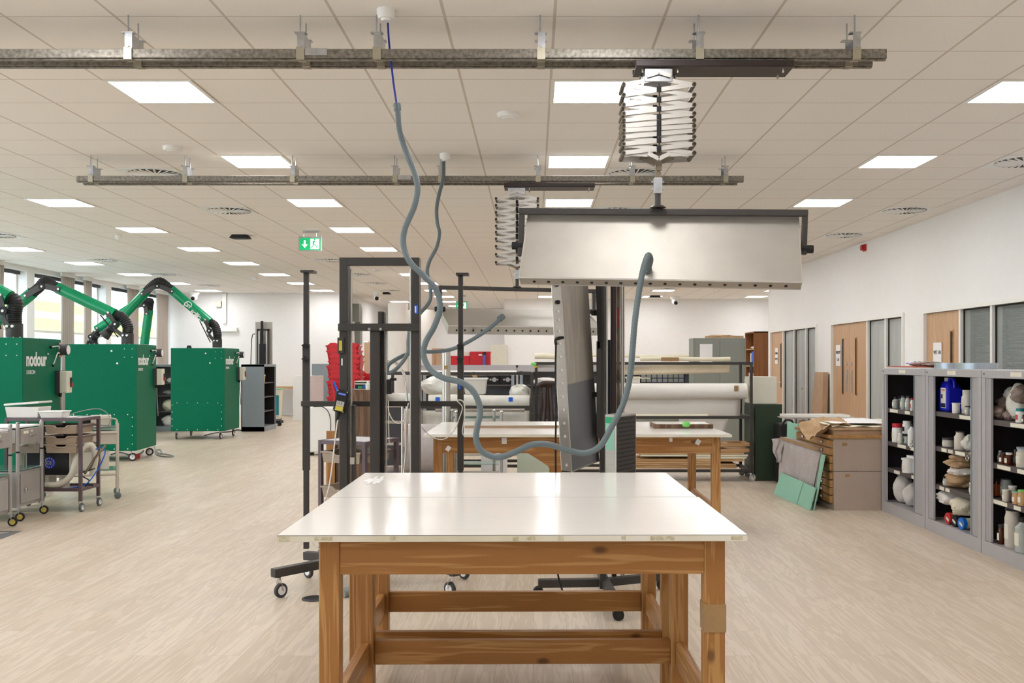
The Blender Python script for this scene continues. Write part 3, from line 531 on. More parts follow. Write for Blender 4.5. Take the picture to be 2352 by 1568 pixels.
# ================= FRONT TABLES
def table(x, y, rz, W, Dp, lab, LEGX=.69, ly=(.05, .84), rails=True, zt=.875, th=.023, apr=.12, lw=.07, stain=True):
    t = thing('work_table', lab, 'table', (x, y, 0), rz)
    MB().box(-W/2, W/2, 0, Dp, zt-th, zt).build('tabletop', ['lam'], t, bev=.0015)
    e = MB(); e.box(-W/2, W/2, -.0012, 0, zt-th+.001, zt-.002); eo = e.build('front_edging', 'edge', t)
    MB().box(-W/2, W/2, -.0014, .0, zt-.0024, zt-.0012).build('dark_edge_line', 'seam', eo)
    if stain:
        s = MB()
        for sx, sw in ((-.76, .035), (-.63, .06), (-.4, .02), (.06, .03), (.16, .02), (.37, .015), (.5, .08), (.75, .04), (.01, .02)): s.box(sx*W/1.57-sw/2, sx*W/1.57+sw/2, -.0018, -.0012, zt-th+.002+random.random()*.004, zt-.005)
        s.build('glue_stain', 'stain', eo)
    for lx in (-1, 1):
        for k, yy in enumerate(ly):
            xc = lx*LEGX; MB().box(xc-lw/2, xc+lw/2, yy, yy+lw, 0, zt-th).build('leg', 'pinez', t, bev=.004)
        MB().box(lx*LEGX-.012, lx*LEGX+.012, ly[0]+lw, ly[1], zt-th-apr, zt-th).build('side_apron', 'piney', t)
        if rails: MB().box(lx*LEGX-.018, lx*LEGX+.018, ly[0]+lw, ly[1], .19, .29).build('side_rail', 'piney', t, bev=.003)
    MB().box(-LEGX+lw/2, LEGX-lw/2, ly[0]+.004, ly[0]+.028, zt-th-apr, zt-th).build('front_apron', 'pinex', t, bev=.002)
    MB().box(-LEGX+lw/2, LEGX-lw/2, ly[1]+.03, ly[1]+.06, zt-th-apr, zt-th).build('rear_apron', 'pinex', t, bev=.002)
    if rails == 'back': MB().box(-LEGX+lw/2, LEGX-lw/2, ly[1]+.03, ly[1]+.065, .19, .29).build('long_rail', 'pinex', t, bev=.003)
    if rails == 'both':
        MB().box(-LEGX+lw/2, LEGX-lw/2, ly[1]+.03, ly[1]+.065, .19, .29).build('long_rail', 'pinex', t, bev=.003); MB().box(-LEGX+lw/2, LEGX-lw/2, ly[0]+.005, ly[0]+.04, .19, .29).build('long_rail', 'pinex', t, bev=.003)
    return t
tA = table(-.07, 3.29, .010, 1.566, .915, 'nearest white-topped pine work table at front centre', LEGX=.652, ly=(.05, .80), rails='back')
tB = table(-.085, 4.217, .010, 1.563, .92, 'second white-topped pine table butted behind the nearest one', LEGX=.672, ly=(.03, .74), rails='both', stain=False)
for o in list(C.objects):
    if o.parent == tA and o.name.startswith(('leg', 'side', 'front_apron', 'rear_apron', 'long')): o.location.x += .032
b = MB().box(.646, .722, .0465, .1235, .535, .63).build('brown_tape_wrap', 'tapeb', tA)
b['label'] = 'shiny brown parcel tape wrapped round the right front leg'
t = tag(MB().prism([P(834, 1103, 4.75).to_2d().to_3d()+Vector((0, 0, .8757)), P(870, 1107, 4.68).to_2d().to_3d()+Vector((0, 0, .8757)), P(882, 1097, 4.86).to_2d().to_3d()+Vector((0, 0, .8757)), P(848, 1097, 4.86).to_2d().to_3d()+Vector((0, 0, .8757))], (0, 0, .001)).build('paper_label', 'paper'), 'white paper scrap taped near the far left corner of the table', 'paper')
for px in (852, 866): MB().box(X_(px, 4.75)-.008, X_(px, 4.75)+.008, 4.64, 4.95, .8768, .8774).build('tape_strip', 'white', t)
tC = table(.347, 7.84, 0, 2.45, 1.6, 'long white-topped pine work table behind the front pair', LEGX=1.12, ly=(.1, 1.3), rails=True, apr=.135, stain=False)
MB().prism([(X_(1213, 7.95)-.347, .105, Z_(1041, 7.95)), (X_(1238, 7.95)-.347, .105, Z_(1056, 7.95)), (X_(1258, 7.95)-.347, .105, Z_(1070, 7.95)), (X_(1268, 7.95)-.347, .105, Z_(1082, 7.95)), (X_(1270, 7.95)-.347, .105, .45), (X_(1290, 7.95)-.347, .105, .45), (X_(1290, 7.95)-.347, .105, .72)], (0, .022, 0)).build('curved_bracket', 'pinex', tC)
MB().box(X_(1262, 7.95)-.347, X_(1284, 7.95)-.347, .13, .2, 0, .85).build('middle_leg', 'pinez', tC)
for px, py, s, a in ((1030, 1029, .034, .6), (1158, 1011, .04, 0), (1541, 1009, .025, 0), (1604, 1014, .036, .5)): MB().box(-s/2, s/2, 0, .002, -s*.7, s*.5, T((X_(px, 7.94)-.347, .1015, Z_(py, 7.94))) @ Matrix.Rotation(a, 4, 'Y')).build('paper_tape_scrap', 'paper', tC)
# things on the long table
K['lime'] = mat('lime sponge', '#7fd06a', .8)
t = thing('wrapped_board', 'thin cardboard-backed board wrapped in clear plastic on the long table', 'board', (.05, 8.6, .876)); MB().box(-.65, .35, 0, .5, 0, .02).build('board', 'card', t); MB().box(-.66, .36, -.01, .51, .021, .026).build('plastic_wrap', 'poly', t)
t = thing('plaster_tile', 'flat plaster-filled wooden frame lying at right on the long table', 'frame', (1.28, 8.55, .876)); MB().box(-.24, .27, -.015, 0, 0, .035).box(-.24, .27, .3, .315, 0, .035).box(-.24, -.225, 0, .3, 0, .035).box(.255, .27, 0, .3, 0, .035).build('surround', 'oldw', t); MB().box(-.22, .25, .001, .3, .005, .037).build('infill', 'poly', t)
tag(MB().blob(P(1576, 974, 8.45), (.035, .03, .025), .05, 8).build('sponge', 'lime', None, smooth=True), 'bright green sponge on the edge of the wooden frame', 'sponge')
# ================= TALL BLACK FRAME STAND (left of centre)
Yf = 6.42
t = thing('equipment_stand', 'tall black rolling stand with open top frame, left of centre', 'equipment stand', (X_(871, Yf), Yf, 0)); fx = X_(871, Yf)
def lx(px, Y=Yf): return X_(px, Y)-fx
zt = Z_(591, Yf); zc = Z_(751, Yf)
MB().box(lx(779), lx(798), 0, .1, .1, zt).build('post', 'blk', t, bev=.004); MB().box(lx(944), lx(963), 0, .1, .1, zt).build('post', 'blk', t, bev=.004)
MB().box(lx(798), lx(944), 0, .06, Z_(609, Yf), zt).build('top_bar', 'blk', t, bev=.004); MB().box(lx(778), lx(964), -.03, 0, Z_(760, Yf), Z_(743, Yf)).build('crossbar', 'blk', t, bev=.004)
for a, b in ((800, 806), (939, 943)): MB().cyl((lx((a+b)/2), .05, .15), (lx((a+b)/2), .05, Z_(616, Yf)), (b-a)/2*Yf/F, 14).build('guide_rod', 'alu', t, smooth=True)
MB().box(lx(850), lx(873), -.01, .08, .12, Z_(760, Yf)).build('centre_post', 'blk', t, bev=.004); MB().box(lx(876), lx(881), .02, .06, .12, Z_(716, Yf)).build('centre_channel', 'blk2', t)
MB().box(lx(871, 6.5), lx(882, 6.5), .03, .08, .12, Z_(716, 6.5)).build('inner_mast', 'blk', t); MB().cyl((lx(885), .04, .15), (lx(885), .04, Z_(718, Yf)), .006, 10).cyl((lx(869), .06, .8), (lx(869), .06, Z_(718, Yf)), .004, 10).build('guide_rod', 'alu', t)
for px in (850, 876): MB().cyl((lx(px), -.04, Z_(756, Yf)), (lx(px), -.03, Z_(756, Yf)), .009, 8).build('bolt', 'zinc', t)
MB().box(lx(776), lx(791), -.02, 0, Z_(812, Yf), Z_(775, Yf)).build('limit_switch_box', 'blk', t, bev=.004)
MB().box(lx(780), lx(787), -.022, -.02, Z_(805, Yf), Z_(782, Yf)).build('yellow_warning_label', 'yel', t); MB().box(lx(784), lx(787), -.002, 0, Z_(839, Yf), Z_(823, Yf)).build('white_label', 'paper', t)
MB().box(lx(952), lx(960), -.002, 0, Z_(720, Yf), Z_(701, Yf)).build('blue_asset_label', 'slate', t); MB().box(lx(953), lx(956), -.003, -.002, Z_(718, Yf), Z_(703, Yf)).build('barcode_strip', 'paper', t)
MB().box(lx(887), lx(898), .0, .05, Z_(905, Yf), Z_(871, Yf)).build('motor_box', 'blk2', t, bev=.005); MB().box(lx(895), lx(909), .01, .04, Z_(874, Yf), Z_(868, Yf)).build('handle_lever', 'blk2', t)
MB().box(lx(806), lx(813), .03, .08, .1, Z_(931, Yf)).build('support_strut', 'blk', t); MB().box(lx(804), lx(813), .0, .03, Z_(1066, Yf), Z_(1050, Yf)).build('latch', 'chrome', t)
# base: splayed legs with casters
bx = MB(); 
pc = [(-1.60, 6.06), (-.475, 6.10), (-1.53, 6.62), (-.42, 6.58)]
for (ax, ay), nme in zip(pc, range(4)):
    cxx = fx + (-.2 if nme in (0, 2) else .2); cy = Yf+.05
    o = MB().bar((ax-fx, ay-Yf, .155), (cxx-fx, cy-Yf, .165), .055, .055).build('base_leg', 'blk', t, bev=.005)
    caster(t, ax-fx+(.03 if nme in (0, 2) else -.03), ay-Yf+.01, .128, .045, 'hose' if 0 else 'dkgrey', 'chrome', .9 if nme == 0 else 2.4)
MB().box(-.27, .27, .0, .11, .13, .2).build('base_beam', 'blk', t)
# canvas bar and poles
MB().box(lx(691, 6.58), lx(1063, 6.58), .16, .185, Z_(933, 6.58), Z_(921, 6.58)).build('horizontal_bar', 'blk', t, bev=.003)
for pa, pb, top, nm in ((696, 708, 626, 0), (1052, 1063, 632, 1)):
    xa, xb = lx(pa, 6.6), lx(pb, 6.6); zz = Z_(top, 6.6); k = MB().box(xa, xb, .186, .215, .2, zz).build('pole', 'blk', t, bev=.003)
    MB().box(xa-.004, xb+.004, .182, .22, Z_(1080, 6.6), Z_(790, 6.6)).build('pole_sleeve', 'blk', t)
    MB().box(xa-.012, xb+.04, .15, .26, zz, zz+.015).build('top_plate', 'blk', t)
    for ky in (795, 826):
        c = Vector(((xa+xb)/2, .165, Z_(ky, 6.6))); kb = MB(); kb.cyl(c+Vector((0, .02, 0)), c, .012, 10)
        kb.prism([c+Vector((math.cos(i*math.pi/5+.3)*(.026 if i % 2 == 0 else .013), -.012, math.sin(i*math.pi/5+.3)*(.026 if i % 2 == 0 else .013))) for i in range(10)], (0, .014, 0)); kb.build('star_knob', 'blk2', k)
MB().box(lx(1053, 6.6), lx(1058, 6.6), .18, .182, Z_(893, 6.6), Z_(868, 6.6)).build('blue_tape', 'slate', t)
# cord knotted on right pole
cp = [(870, 955), (893, 925)]
MB().tube(cr([P(px, py, 6.5) for px, py in ((968, 980), (985, 998), (1005, 1008), (1025, 1006), (1045, 985), (1055, 960), (1062, 935), (1050, 920), (1064, 922), (1068, 950), (1062, 990), (1067, 1002))], 6), .0035, 6).build('tie_cord', 'cable', t, w=True)
MB().tube(cr([P(px, py, 6.4) for px, py in ((892, 920), (893, 945), (903, 965), (917, 972), (930, 960), (938, 925))], 6), .0035, 6).tube(cr([P(px, py, 6.4) for px, py in ((893, 945), (893, 980), (894, 1018))], 6), .003, 6).build('pull_cord', 'cable', t, w=True)
# pendant
t = thing('pendant_control', 'black handheld control pendant with blue CLE panel hanging on the black stand', 'remote control', P(783, 925, 6.36))
R = Matrix.Rotation(.22, 4, 'Y')
MB().box(-.038, .038, -.025, .02, -.06, .085, R).build('case', 'blk2', t, bev=.006); MB().box(-.024, .024, -.027, -.025, .052, .066, R).build('blue_label', 'slate', t); MB().box(-.024, .026, -.027, -.025, -.02, .012, R).build('maker_plate', 'alu', t); MB().box(-.024, .026, -.027, -.025, -.05, -.022, R).build('yellow_label', 'yel', t)
text('CLE', .02, 'maker_lettering', 'blk2', t, R @ T((-.018, -.0275, -.008)) @ RX); text('MOTIVATE', .009, 'blue_lettering', 'paper', t, R @ T((-.022, -.0275, .056)) @ RX)
for sx in (-1, 1):
    for sz in (-.052, .077): MB().cyl((sx*.031, -.028, sz), (sx*.031, -.024, sz), .004, 8).build('screw', 'chrome', t)
for o in list(C.objects):
    if o.parent == t and o.name.startswith('screw'): o.rotation_euler = (0, .22, 0)
MB().tube([(-.012, -.01, -.06), (-.025, -.01, -.12)], [.014, .008], 10).build('strain_relief', 'blk2', t); MB().tube(cr([P(777, 958, 6.36), P(772, 990, 6.3), P(764, 1060, 6.25), P(757, 1110, 6.2), P(747, 1150, 6.2), P(722, 1230, 6.2), P(716, 1243, 6.2), P(733, 1262, 6.2)], 6), .0045, 8).build('white_cable', 'cable', t, w=True, smooth=True)
t = thing('cable_plug', 'pale grey industrial plug lying under the front table', 'plug', (X_(790, 6.0), 6.1, .03)); MB().tube([(-.02, -.02, .0), (.05, .03, .01)], [.03, .024], 14).build('plug_body', 'lock', t); MB().tube([(.05, .03, .01), (.1, .06, .01)], .012, 8).build('cable_end', 'gcable', t)
# ================= SECOND STAND (right) with vertical lamp tray and perforated panel
t = thing('equipment_stand', 'tall black rolling stand right of centre, behind the vertical aluminium tray', 'equipment stand', (.42, 6.1, 0)); sx = .42
def col(pa, pb, Y, z0, z1, m, nme, d=.05):
    return MB().box(X_(pa, Y)-sx, X_(pb, Y)-sx, Y-6.1, Y-6.1+d, z0, z1).build(nme, m, t, bev=.002)
col(1378, 1388, 6.05, .06, 2.18, 'blk', 'post'); col(1388.5, 1391.5, 6.1, .06, 2.18, 'dkgrey', 'post_back'); col(1392, 1396, 6.12, .2, 2.05, 'alu', 'guide_rail', .02); col(1403, 1407, 6.15, .2, 2.18, 'blk2', 'thin_mast', .03)
col(1406, 1416, 6.2, .1, 2.18, 'maroon', 'maroon_mast'); col(1416.5, 1424, 6.25, .7, 2.18, 'aged', 'aged_bar', .01); col(1417, 1421, 6.235, Z_(752, 6.24), Z_(706, 6.24), 'redd', 'red_strip', .012)
col(1427, 1431, 6.2, .1, 2.02, 'alu', 'guide_rail', .02); col(1432, 1435, 6.2, .1, 2.02, 'alu', 'guide_rail', .02); col(1426, 1434, 6.24, .1, 2.18, 'dkgrey', 'rail_back', .03); col(1394, 1406, 6.22, Z_(960, 6.22), Z_(780, 6.22), 'blk2', 'carriage', .04)
MB().hexa([P(1370, 1005, 6.0), P(1379, 1005, 6.0), P(1379, 1005, 6.06), P(1370, 1005, 6.06), P(1370, 783, 6.0), P(1379, 783, 6.0), P(1379, 783, 6.06), P(1370, 783, 6.06)]).build('cover_plate', 'blk', t, w=True, bev=.004)
MB().hexa([P(1373, 800, 6.0), P(1382, 800, 6.0), P(1382, 800, 6.05), P(1373, 800, 6.05), P(1366, 600, 6.0), P(1382, 600, 6.0), P(1382, 600, 6.05), P(1366, 600, 6.05)]).build('tapered_arm', 'blk2', t, w=True)
legs = [((1236, 1354, 6.1), 0), ((1520, 1330, 6.3), 1), ((1420, 1365, 5.56), 2), ((1372, 1318, 6.8), 3)]
ctr = Vector((.44, 6.13, .085))
for (px, py, Y), k in legs:
    a = Vector((X_(px, Y), Y, .085)); MB().bar(a-Vector((sx, 6.1, 0)), ctr-Vector((sx, 6.1, 0)), .05, .05).build('base_leg', 'blk', t, bev=.004)
    c = MB(); p = a-Vector((sx, 6.1, 0)); 
    for s in (-1, 1): c.cyl((p.x, p.y+s*.006, .032), (p.x, p.y+s*.026, .032), .032, 20)
    c.blob((p.x, p.y, .036), (.026, .03, .034), 0, 10)
    c.cyl((p.x, p.y, .04), (p.x, p.y, .065), .012, 8); c.build('twin_wheel_caster', 'rub', t, smooth=True)
# vertical tray
t = thing('lamp_tray', 'tall upright aluminium lamp tray leaning slightly, right of centre', 'lamp tray', P(1313, 1083, 5.78))
b0, b1, b2 = P(1290, 1080, 5.72), P(1313, 1083, 5.78), P(1376, 1057, 6.10); t0, t1, t2 = P(1261.5, 560, 5.72), P(1283.5, 560, 5.78), P(1345, 562, 6.10); b3 = b0+(b2-b1); t3 = t0+(t2-t1)
n = (t1-b1).cross(b2-b1).normalized()*-.004
MB().hexa([b1, b2, b2-n, b1-n, t1, t2, t2-n, t1-n]).build('face_panel', 'alud', t, w=True)
fz = (P(0, 884, 5.75).z-b1.z)/(t1-b1).z; m1_, m2_ = b1+(t1-b1)*fz, b2+(t2-b2)*fz; o_ = n.normalized()*.0015; MB().add([b1+o_, b2+o_, m2_+o_, m1_+o_], [(0, 1, 2, 3)]).build('painted_reflection', 'film', t, w=True)  # lower half darker: reflected wall and floor edge painted as a thin sheet
n2 = (b1-b0).cross(t0-b0).normalized()*.004
MB().hexa([b0, b1, b1-n2, b0-n2, t0, t1, t1-n2, t0-n2]).build('side_flange', 'alu', t, w=True, bev=.001)
MB().hexa([b3, b2, b2+(b1-b2)*.01, b3+(b0-b3)*.01, t3, t2, t2+(t1-t2)*.01, t3+(t0-t3)*.01]).build('rear_flange', 'alu', t, w=True)
MB().prism([b0, b1, b2, b3], (t0-b0)*.004).build('end_cap', 'alu', t, w=True); MB().bar(b1, b2, .008).bar(b1, t1, .006).build('folded_rim', 'alu', t, w=True)
h = MB(); hk = MB(); d = (t0-b0); mid = (b0+b1)/2
for py in [1065, 1029, 999, 969, 938, 908, 877, 847, 816, 786, 757, 731, 712, 692]:
    fz = (P(0, py, 5.75).z-b0.z)/d.z; c = mid+d*fz; h.cyl(c+n2*.1, c+n2*.7+n2.normalized()*.0015, .0085, 12)
h.build('flange_hole', 'paper', t, w=True)
for py in (651, 691): 
    fz = (P(0, py, 5.75).z-b0.z)/d.z; c = mid+d*fz; hk.cyl(c, c+n2.normalized()*.012, .012, 12)
hk.build('black_knob', 'blk2', t, w=True)
c = mid+d*((P(0, 773, 5.75).z-b0.z)/d.z); MB().tube(cr([c, c+n2.normalized()*.03, c+Vector((-.02, -.03, -.01)), P(1277, 790, 5.66)], 4), .009, 8).build('cable_plug', 'blk2', t, w=True, smooth=True)
MB().tube(cr([P(1277, 788, 5.66), P(1276, 850, 5.66), P(1277, 950, 5.66), P(1276, 1030, 5.68), P(1277, 1120, 5.7), P(1279, 1300, 5.8), P(1300, 1380, 5.9)], 5), .0055, 8).build('black_cable', 'blk2', t, w=True, smooth=True)
# perforated panel
t = thing('perforated_panel', 'black perforated heater panel in aluminium case right of the near hose, behind the table', 'heater panel', (.458, 5.5, .4))
z0, z1 = .4, 1.154; p0 = Vector((.404, 5.60, 0)); p1 = Vector((.458, 5.50, 0)); p2 = Vector((.593, 5.73, 0)); p3 = p0+(p2-p1); up = Vector((0, 0, 1))
def q3(a, z): return Vector((a.x, a.y, z))
MB().hexa([q3(p0, z0), q3(p1, z0), q3(p2, z0), q3(p3, z0), q3(p0, z1), q3(p1, z1), q3(p2, z1), q3(p3, z1)]).build('case', 'alu', t, w=True, bev=.003)
e = (p2-p1); nn = Vector((e.y, -e.x, 0)).normalized(); g = MB(); a = p1+e*.05; 
g.hexa([q3(p1+e*.04, z0+.01)+nn*.001, q3(p1+e*.95, z0+.01)+nn*.001, q3(p1+e*.95, z0+.01)+nn*.004, q3(p1+e*.04, z0+.01)+nn*.004, q3(p1+e*.04, z1-.012)+nn*.001, q3(p1+e*.95, z1-.012)+nn*.001, q3(p1+e*.95, z1-.012)+nn*.004, q3(p1+e*.04, z1-.012)+nn*.004]); g.build('black_grille', 'blk', t, w=True)
g = MB(); rows = 31
for i in range(rows):
    z = z0+.02+(z1-z0-.045)*i/(rows-1)
    for j in range(9):
        u = .07+.84*(j+.5*(i % 2))/9.0; c = q3(p1+e*u, z)+nn*.0042; g.prism([c-e*.034-up*.004, c-e*.02-up*.006, c+e*.034-up*.004, c+e*.034+up*.003, c+e*.02+up*.005, c-e*.034+up*.003], nn*.0008)
g.build('slot_pattern', 'blk2', t, w=True)
e2 = p1-p0; n4 = Vector((e2.y, -e2.x, 0)).normalized(); c = lambda u, z, o=.001: q3(p0+e2*u, z)+n4*o
MB().add([c(.08, .955), c(.85, .955), c(.85, 1.125), c(.08, 1.125)], [(0, 1, 2, 3)]).build('mint_label', 'mint', t, w=True); MB().add([c(.08, 1.105, .002), c(.85, 1.105, .002), c(.85, 1.14, .002), c(.08, 1.14, .002)], [(0, 1, 2, 3)]).build('green_band', 'exg2', t, w=True)
MB().bar((p0+p3)/2+up*.8, Vector((.44, 6.05, .8)), .03).bar((p0+p3)/2+up*.55, Vector((.44, 6.05, .55)), .03).build('mounting_arm', 'blk', t, w=True)

# ================= GREEN EXTRACTION MACHINES
def machine(x, y, rz, lab, arm=None, gauge=True, ca=1.5):   # origin = front right bottom corner on floor
    t = thing('fume_extractor', lab, 'fume extractor', (x, y, 0), rz); W = 1.0; Dp = 1.0; z0 = .155; z1 = 1.71
    MB().box(-W, 0, 0, Dp, z0, z1).build('body', 'green', t, bev=.006)
    MB().box(-W+.02, -.045, -.006, 0, z0+.015, z0+.55).build('lower_access_panel', 'green', t, bev=.002)
    s = MB()
    for i in range(5): s.cyl((-W+.12+.19*i, -.011, z0+.53), (-W+.12+.19*i, -.006, z0+.53), .008, 8).cyl((-W+.12+.19*i, -.011, z0+.03), (-W+.12+.19*i, -.006, z0+.03), .008, 8)
    for i in range(4): s.cyl((-W+.03, -.011, z0+.1+i*.13), (-W+.03, -.006, z0+.1+i*.13), .008, 8).cyl((-.055, -.011, z0+.1+i*.13), (-.055, -.006, z0+.1+i*.13), .008, 8)
    for a, b in ((-.17, -.07), (-.06, -.07), (-.17, -.19), (-.06, -.19)): s.cyl((a, -.004, z1+b), (a, 0, z1+b), .006, 8)
    s.cyl((-.35, -.006, z1-.1), (-.35, 0, z1-.1), .014, 12).cyl((-.27, -.006, z1-.28), (-.27, 0, z1-.28), .014, 12)
    for i in range(14): s.cyl((-.04-.07*i, .03, z1), (-.04-.07*i, .03, z1+.006), .007, 6)
    for i in range(9): s.cyl((-.03, .1+.1*i, z1), (-.03, .1+.1*i, z1+.006), .007, 6)
    s.build('rivets', 'white', t)
    h = MB(); h.prism([(-.74, .1, z1), (-.65, .1, z1), (-.665, .1, z1+.05), (-.725, .1, z1+.05)], (0, .03, 0)); h.build('lifting_handle', 'blk2', t)
    for cx, cy in ((-.92, .08), (-.1, .08), (-.92, .92), (-.1, .92)): caster(t, cx, cy, z0, .06, 'maroon', 'zinc', ca+(.2 if cx < -.5 else 0))
    if gauge:
        text('nodour', .21, 'maker_lettering', 'paper', t, T((.001, .08, z1-.3)) @ RP, bold=.006, sx=.82); text('EXEON', .06, 'model_lettering', 'paper', t, T((.001, .09, z1-.39)) @ RP, sx=1.1)
        text('TM', .03, 'trademark_lettering', 'paper', t, T((.001, .62, z1-.18)) @ RP)
        g = MB(); g.cyl((.03, .93, z1-.12), (.11, .93, z1-.12), .062, 20); go = g.build('pressure_gauge', 'dkgrey', t, smooth='auto'); MB().cyl((.11, .93, z1-.12), (.112, .93, z1-.12), .055, 20).build('gauge_dial', 'paper', go); MB().box(0, .035, .86, .95, z1-.2, z1-.04).build('gauge_bracket', 'chrome', go)
        MB().tube(cr([(.04, .84, z1-.11), (.06, .78, z1-.08), (.01, .7, z1-.09)], 5), .006, 6).tube(cr([(.04, .86, z1-.16), (.05, .78, z1-.16), (.03, .76, z1-.24), (.01, .76, z1-.29)], 5), .006, 6).build('sensor_tube', 'white', t); MB().cyl((0, .7, z1-.09), (.02, .7, z1-.09), .018, 10).cyl((0, .76, z1-.3), (.02, .76, z1-.3), .014, 8).build('tube_fitting', 'blk2', t)
        sw = MB().box(0, .05, .82, 1.0, z1-.62, z1-.36).build('switch_box_base', 'dkgrey', t); MB().box(.05, .13, .83, .99, z1-.615, z1-.365).build('switch_box_cover', 'cream', sw, bev=.008); MB().box(.13, .14, .93, .965, z1-.55, z1-.44).build('switch_frame', 'blk2', sw); MB().box(.135, .15, .935, .96, z1-.55, z1-.5).build('red_stop_button', 'red', sw)
        MB().tube(cr([(.03, .9, z1-.62), (.03, .92, z1-.8), (.035, .95, z1-1.0), (.03, .97, z1-1.1)], 5), .009, 8).build('power_cable', 'gcable', t, smooth=True); MB().cyl((.03, .9, z1-.66), (.03, .9, z1-.62), .02, 8).build('cable_gland', 'blk2', t)
    return t
def corr(pts, r, k=7, n=14):
    sm = cr(pts, 10); dense = [sm[0]]
    for a, b in zip(sm, sm[1:]):
        m = max(1, int((b-a).length/.011))
        for j in range(1, m+1): dense.append(a.lerp(b, j/m))
    return MB().tube(dense, [r*(1.03 if i % 2 else .94) for i in range(len(dense))], n)
def arm(t, base, a1, b1, j, a2, b2, end, lab=None, r=.088):
    # base outlet -> flexible bend to a1 ; green tube a1->b1 ; joint via j to a2 ; green tube a2->b2 ; optional hood end
    base, a1, b1, j, a2, b2 = [Vector(q) for q in (base, a1, b1, j, a2, b2)]
    MB().cyl(base, base+Vector((0, 0, .16)), r*1.02, 20).build('outlet_collar', 'blk', t, w=True, smooth='auto')
    bt = base+Vector((0, 0, .15)); d1 = (b1-a1).normalized()
    corr([bt, bt+Vector((0, 0, .12)), bt.lerp(a1, .62)+Vector((.045, 0, .06)), a1-d1*.02], r*.92).build('lower_flex_duct', 'rub', t, w=True, smooth=True)
    MB().cyl(a1, b1, r, 24).build('lower_tube', 'greens', t, w=True, smooth='auto')
    if a2 is not None: d2 = (b2-a2).normalized(); corr([b1-d1*.03, b1+d1*.12, j, a2-d2*.12, a2+d2*.03], r*.9).build('elbow_flex_duct', 'rub', t, w=True, smooth=True); MB().cyl(a2, b2, r, 24).build('upper_tube', 'greens', t, w=True, smooth='auto')
    yo = Vector((0, -r*1.05, 0))
    def plate(pts, wd, name, bolts):
        p = MB(); sm = cr(pts, 5)
        for q0, q1 in zip(sm, sm[1:]): p.bar(q0+yo, q1+yo, .014, wd, up=(0, 1, 0)) if False else p.bar(q0+yo, q1+yo, wd, .016, up=(0, 1, 0))
        po = p.build(name, 'blk', t, w=True)
        bm = MB()
        for q in bolts: bm.cyl(q+yo*1.0, q+yo+Vector((0, -.02, 0)), .016, 10)
        bm.build('bolts', 'white', po, w=True); c = bolts[len(bolts)//2]; MB().cyl(c+yo*.8, c+yo+Vector((0, -.014, 0)), .05, 20).build('pivot_disc', 'blk2', po, w=True)
    m1 = bt.lerp(a1, .5)+Vector((-.05, 0, -.0))
    plate([base+Vector((-.02, 0, .12)), m1-Vector((0, 0, .08)), m1, a1+d1*.08], .06, 'lower_bracket', [base+Vector((-.03, 0, .13)), base+Vector((.03, 0, .13)), m1, a1+d1*.06, a1+d1*.06+Vector((-.04, 0, -.05))])
    jj = j*.6+(b1+a2)*.2-Vector((0, 0, .03))
    plate([b1-d1*.08, b1.lerp(jj, .6), jj, a2.lerp(jj, .6), a2+d2*.1], .085, 'elbow_bracket', [b1-d1*.06, jj, a2+d2*.08])
    MB().tube([base+Vector((-.1, -.1, .1)), a1+d1*.14+Vector((-.06, -.06, -.07))], .01, 8).build('gas_strut', 'blk2', t, w=True)
    if end:
        e = b2+(b2-a2).normalized()*.28; d3 = (e-b2).normalized()
        corr([b2-d3*.03, b2+d3*.1, b2+d3*.18], r*.92).build('hood_flex_duct', 'rub', t, w=True, smooth=True)
        MB().tube([b2+d3*.16, b2+d3*.22, e], [r, r*1.05, r*1.25], 20).build('suction_hood', 'blk', t, w=True, smooth='auto'); MB().tube(cr([e, e+Vector((-.12, -.02, -.02)), e+Vector((-.2, -.02, .04))], 4), .008, 6).build('hood_handle', 'blk2', t, w=True)
m1 = machine(-5.43, 10.5, .07, 'nearest green fume extractor, cut by the left photo edge'); m2 = machine(-5.79, 14.4, .09, 'middle green fume extractor beside the purple trolley', ca=.2); m3 = machine(-5.79, 18.5, .02, 'third green fume extractor standing before the grey cupboards'); 
m4 = machine(-8.05, 19.6, 0, 'fourth green fume extractor hidden behind the middle one, only its tubes showing', gauge=False)
Ya = 11.15; arm(m1, P(33, 776, Ya), P(22, 684, Ya), P(-110, 615, Ya), P(-180, 590, Ya), P(-240, 620, Ya), P(-420, 720, Ya), False)
Ya = 14.95; arm(m2, P(293, 790, Ya), P(263, 722, Ya), P(133, 661, Ya), P(103, 646, Ya), P(75, 672, Ya), P(-55, 775, Ya), False)
MB().tube([P(-55, 775, Ya), P(-75, 795, Ya)], .09, 14).build('hood_flex_duct', 'rub', m2, w=True)
Ya = 18.95; arm(m3, P(499, 798, Ya), P(481, 739, Ya), P(394, 665, Ya), P(366, 646, Ya), P(337, 668, Ya), P(262, 747, Ya), True)
Ya = 20.1; arm(m4, P(215, 806, Ya), P(222, 757, Ya), P(305, 703, Ya), P(343, 692, Ya), P(342, 712, Ya), P(331, 795, Ya), False)
MB().tube([P(331, 795, Ya), P(330, 815, Ya)], [.09, .12], 14).build('suction_hood', 'blk', m4, w=True)
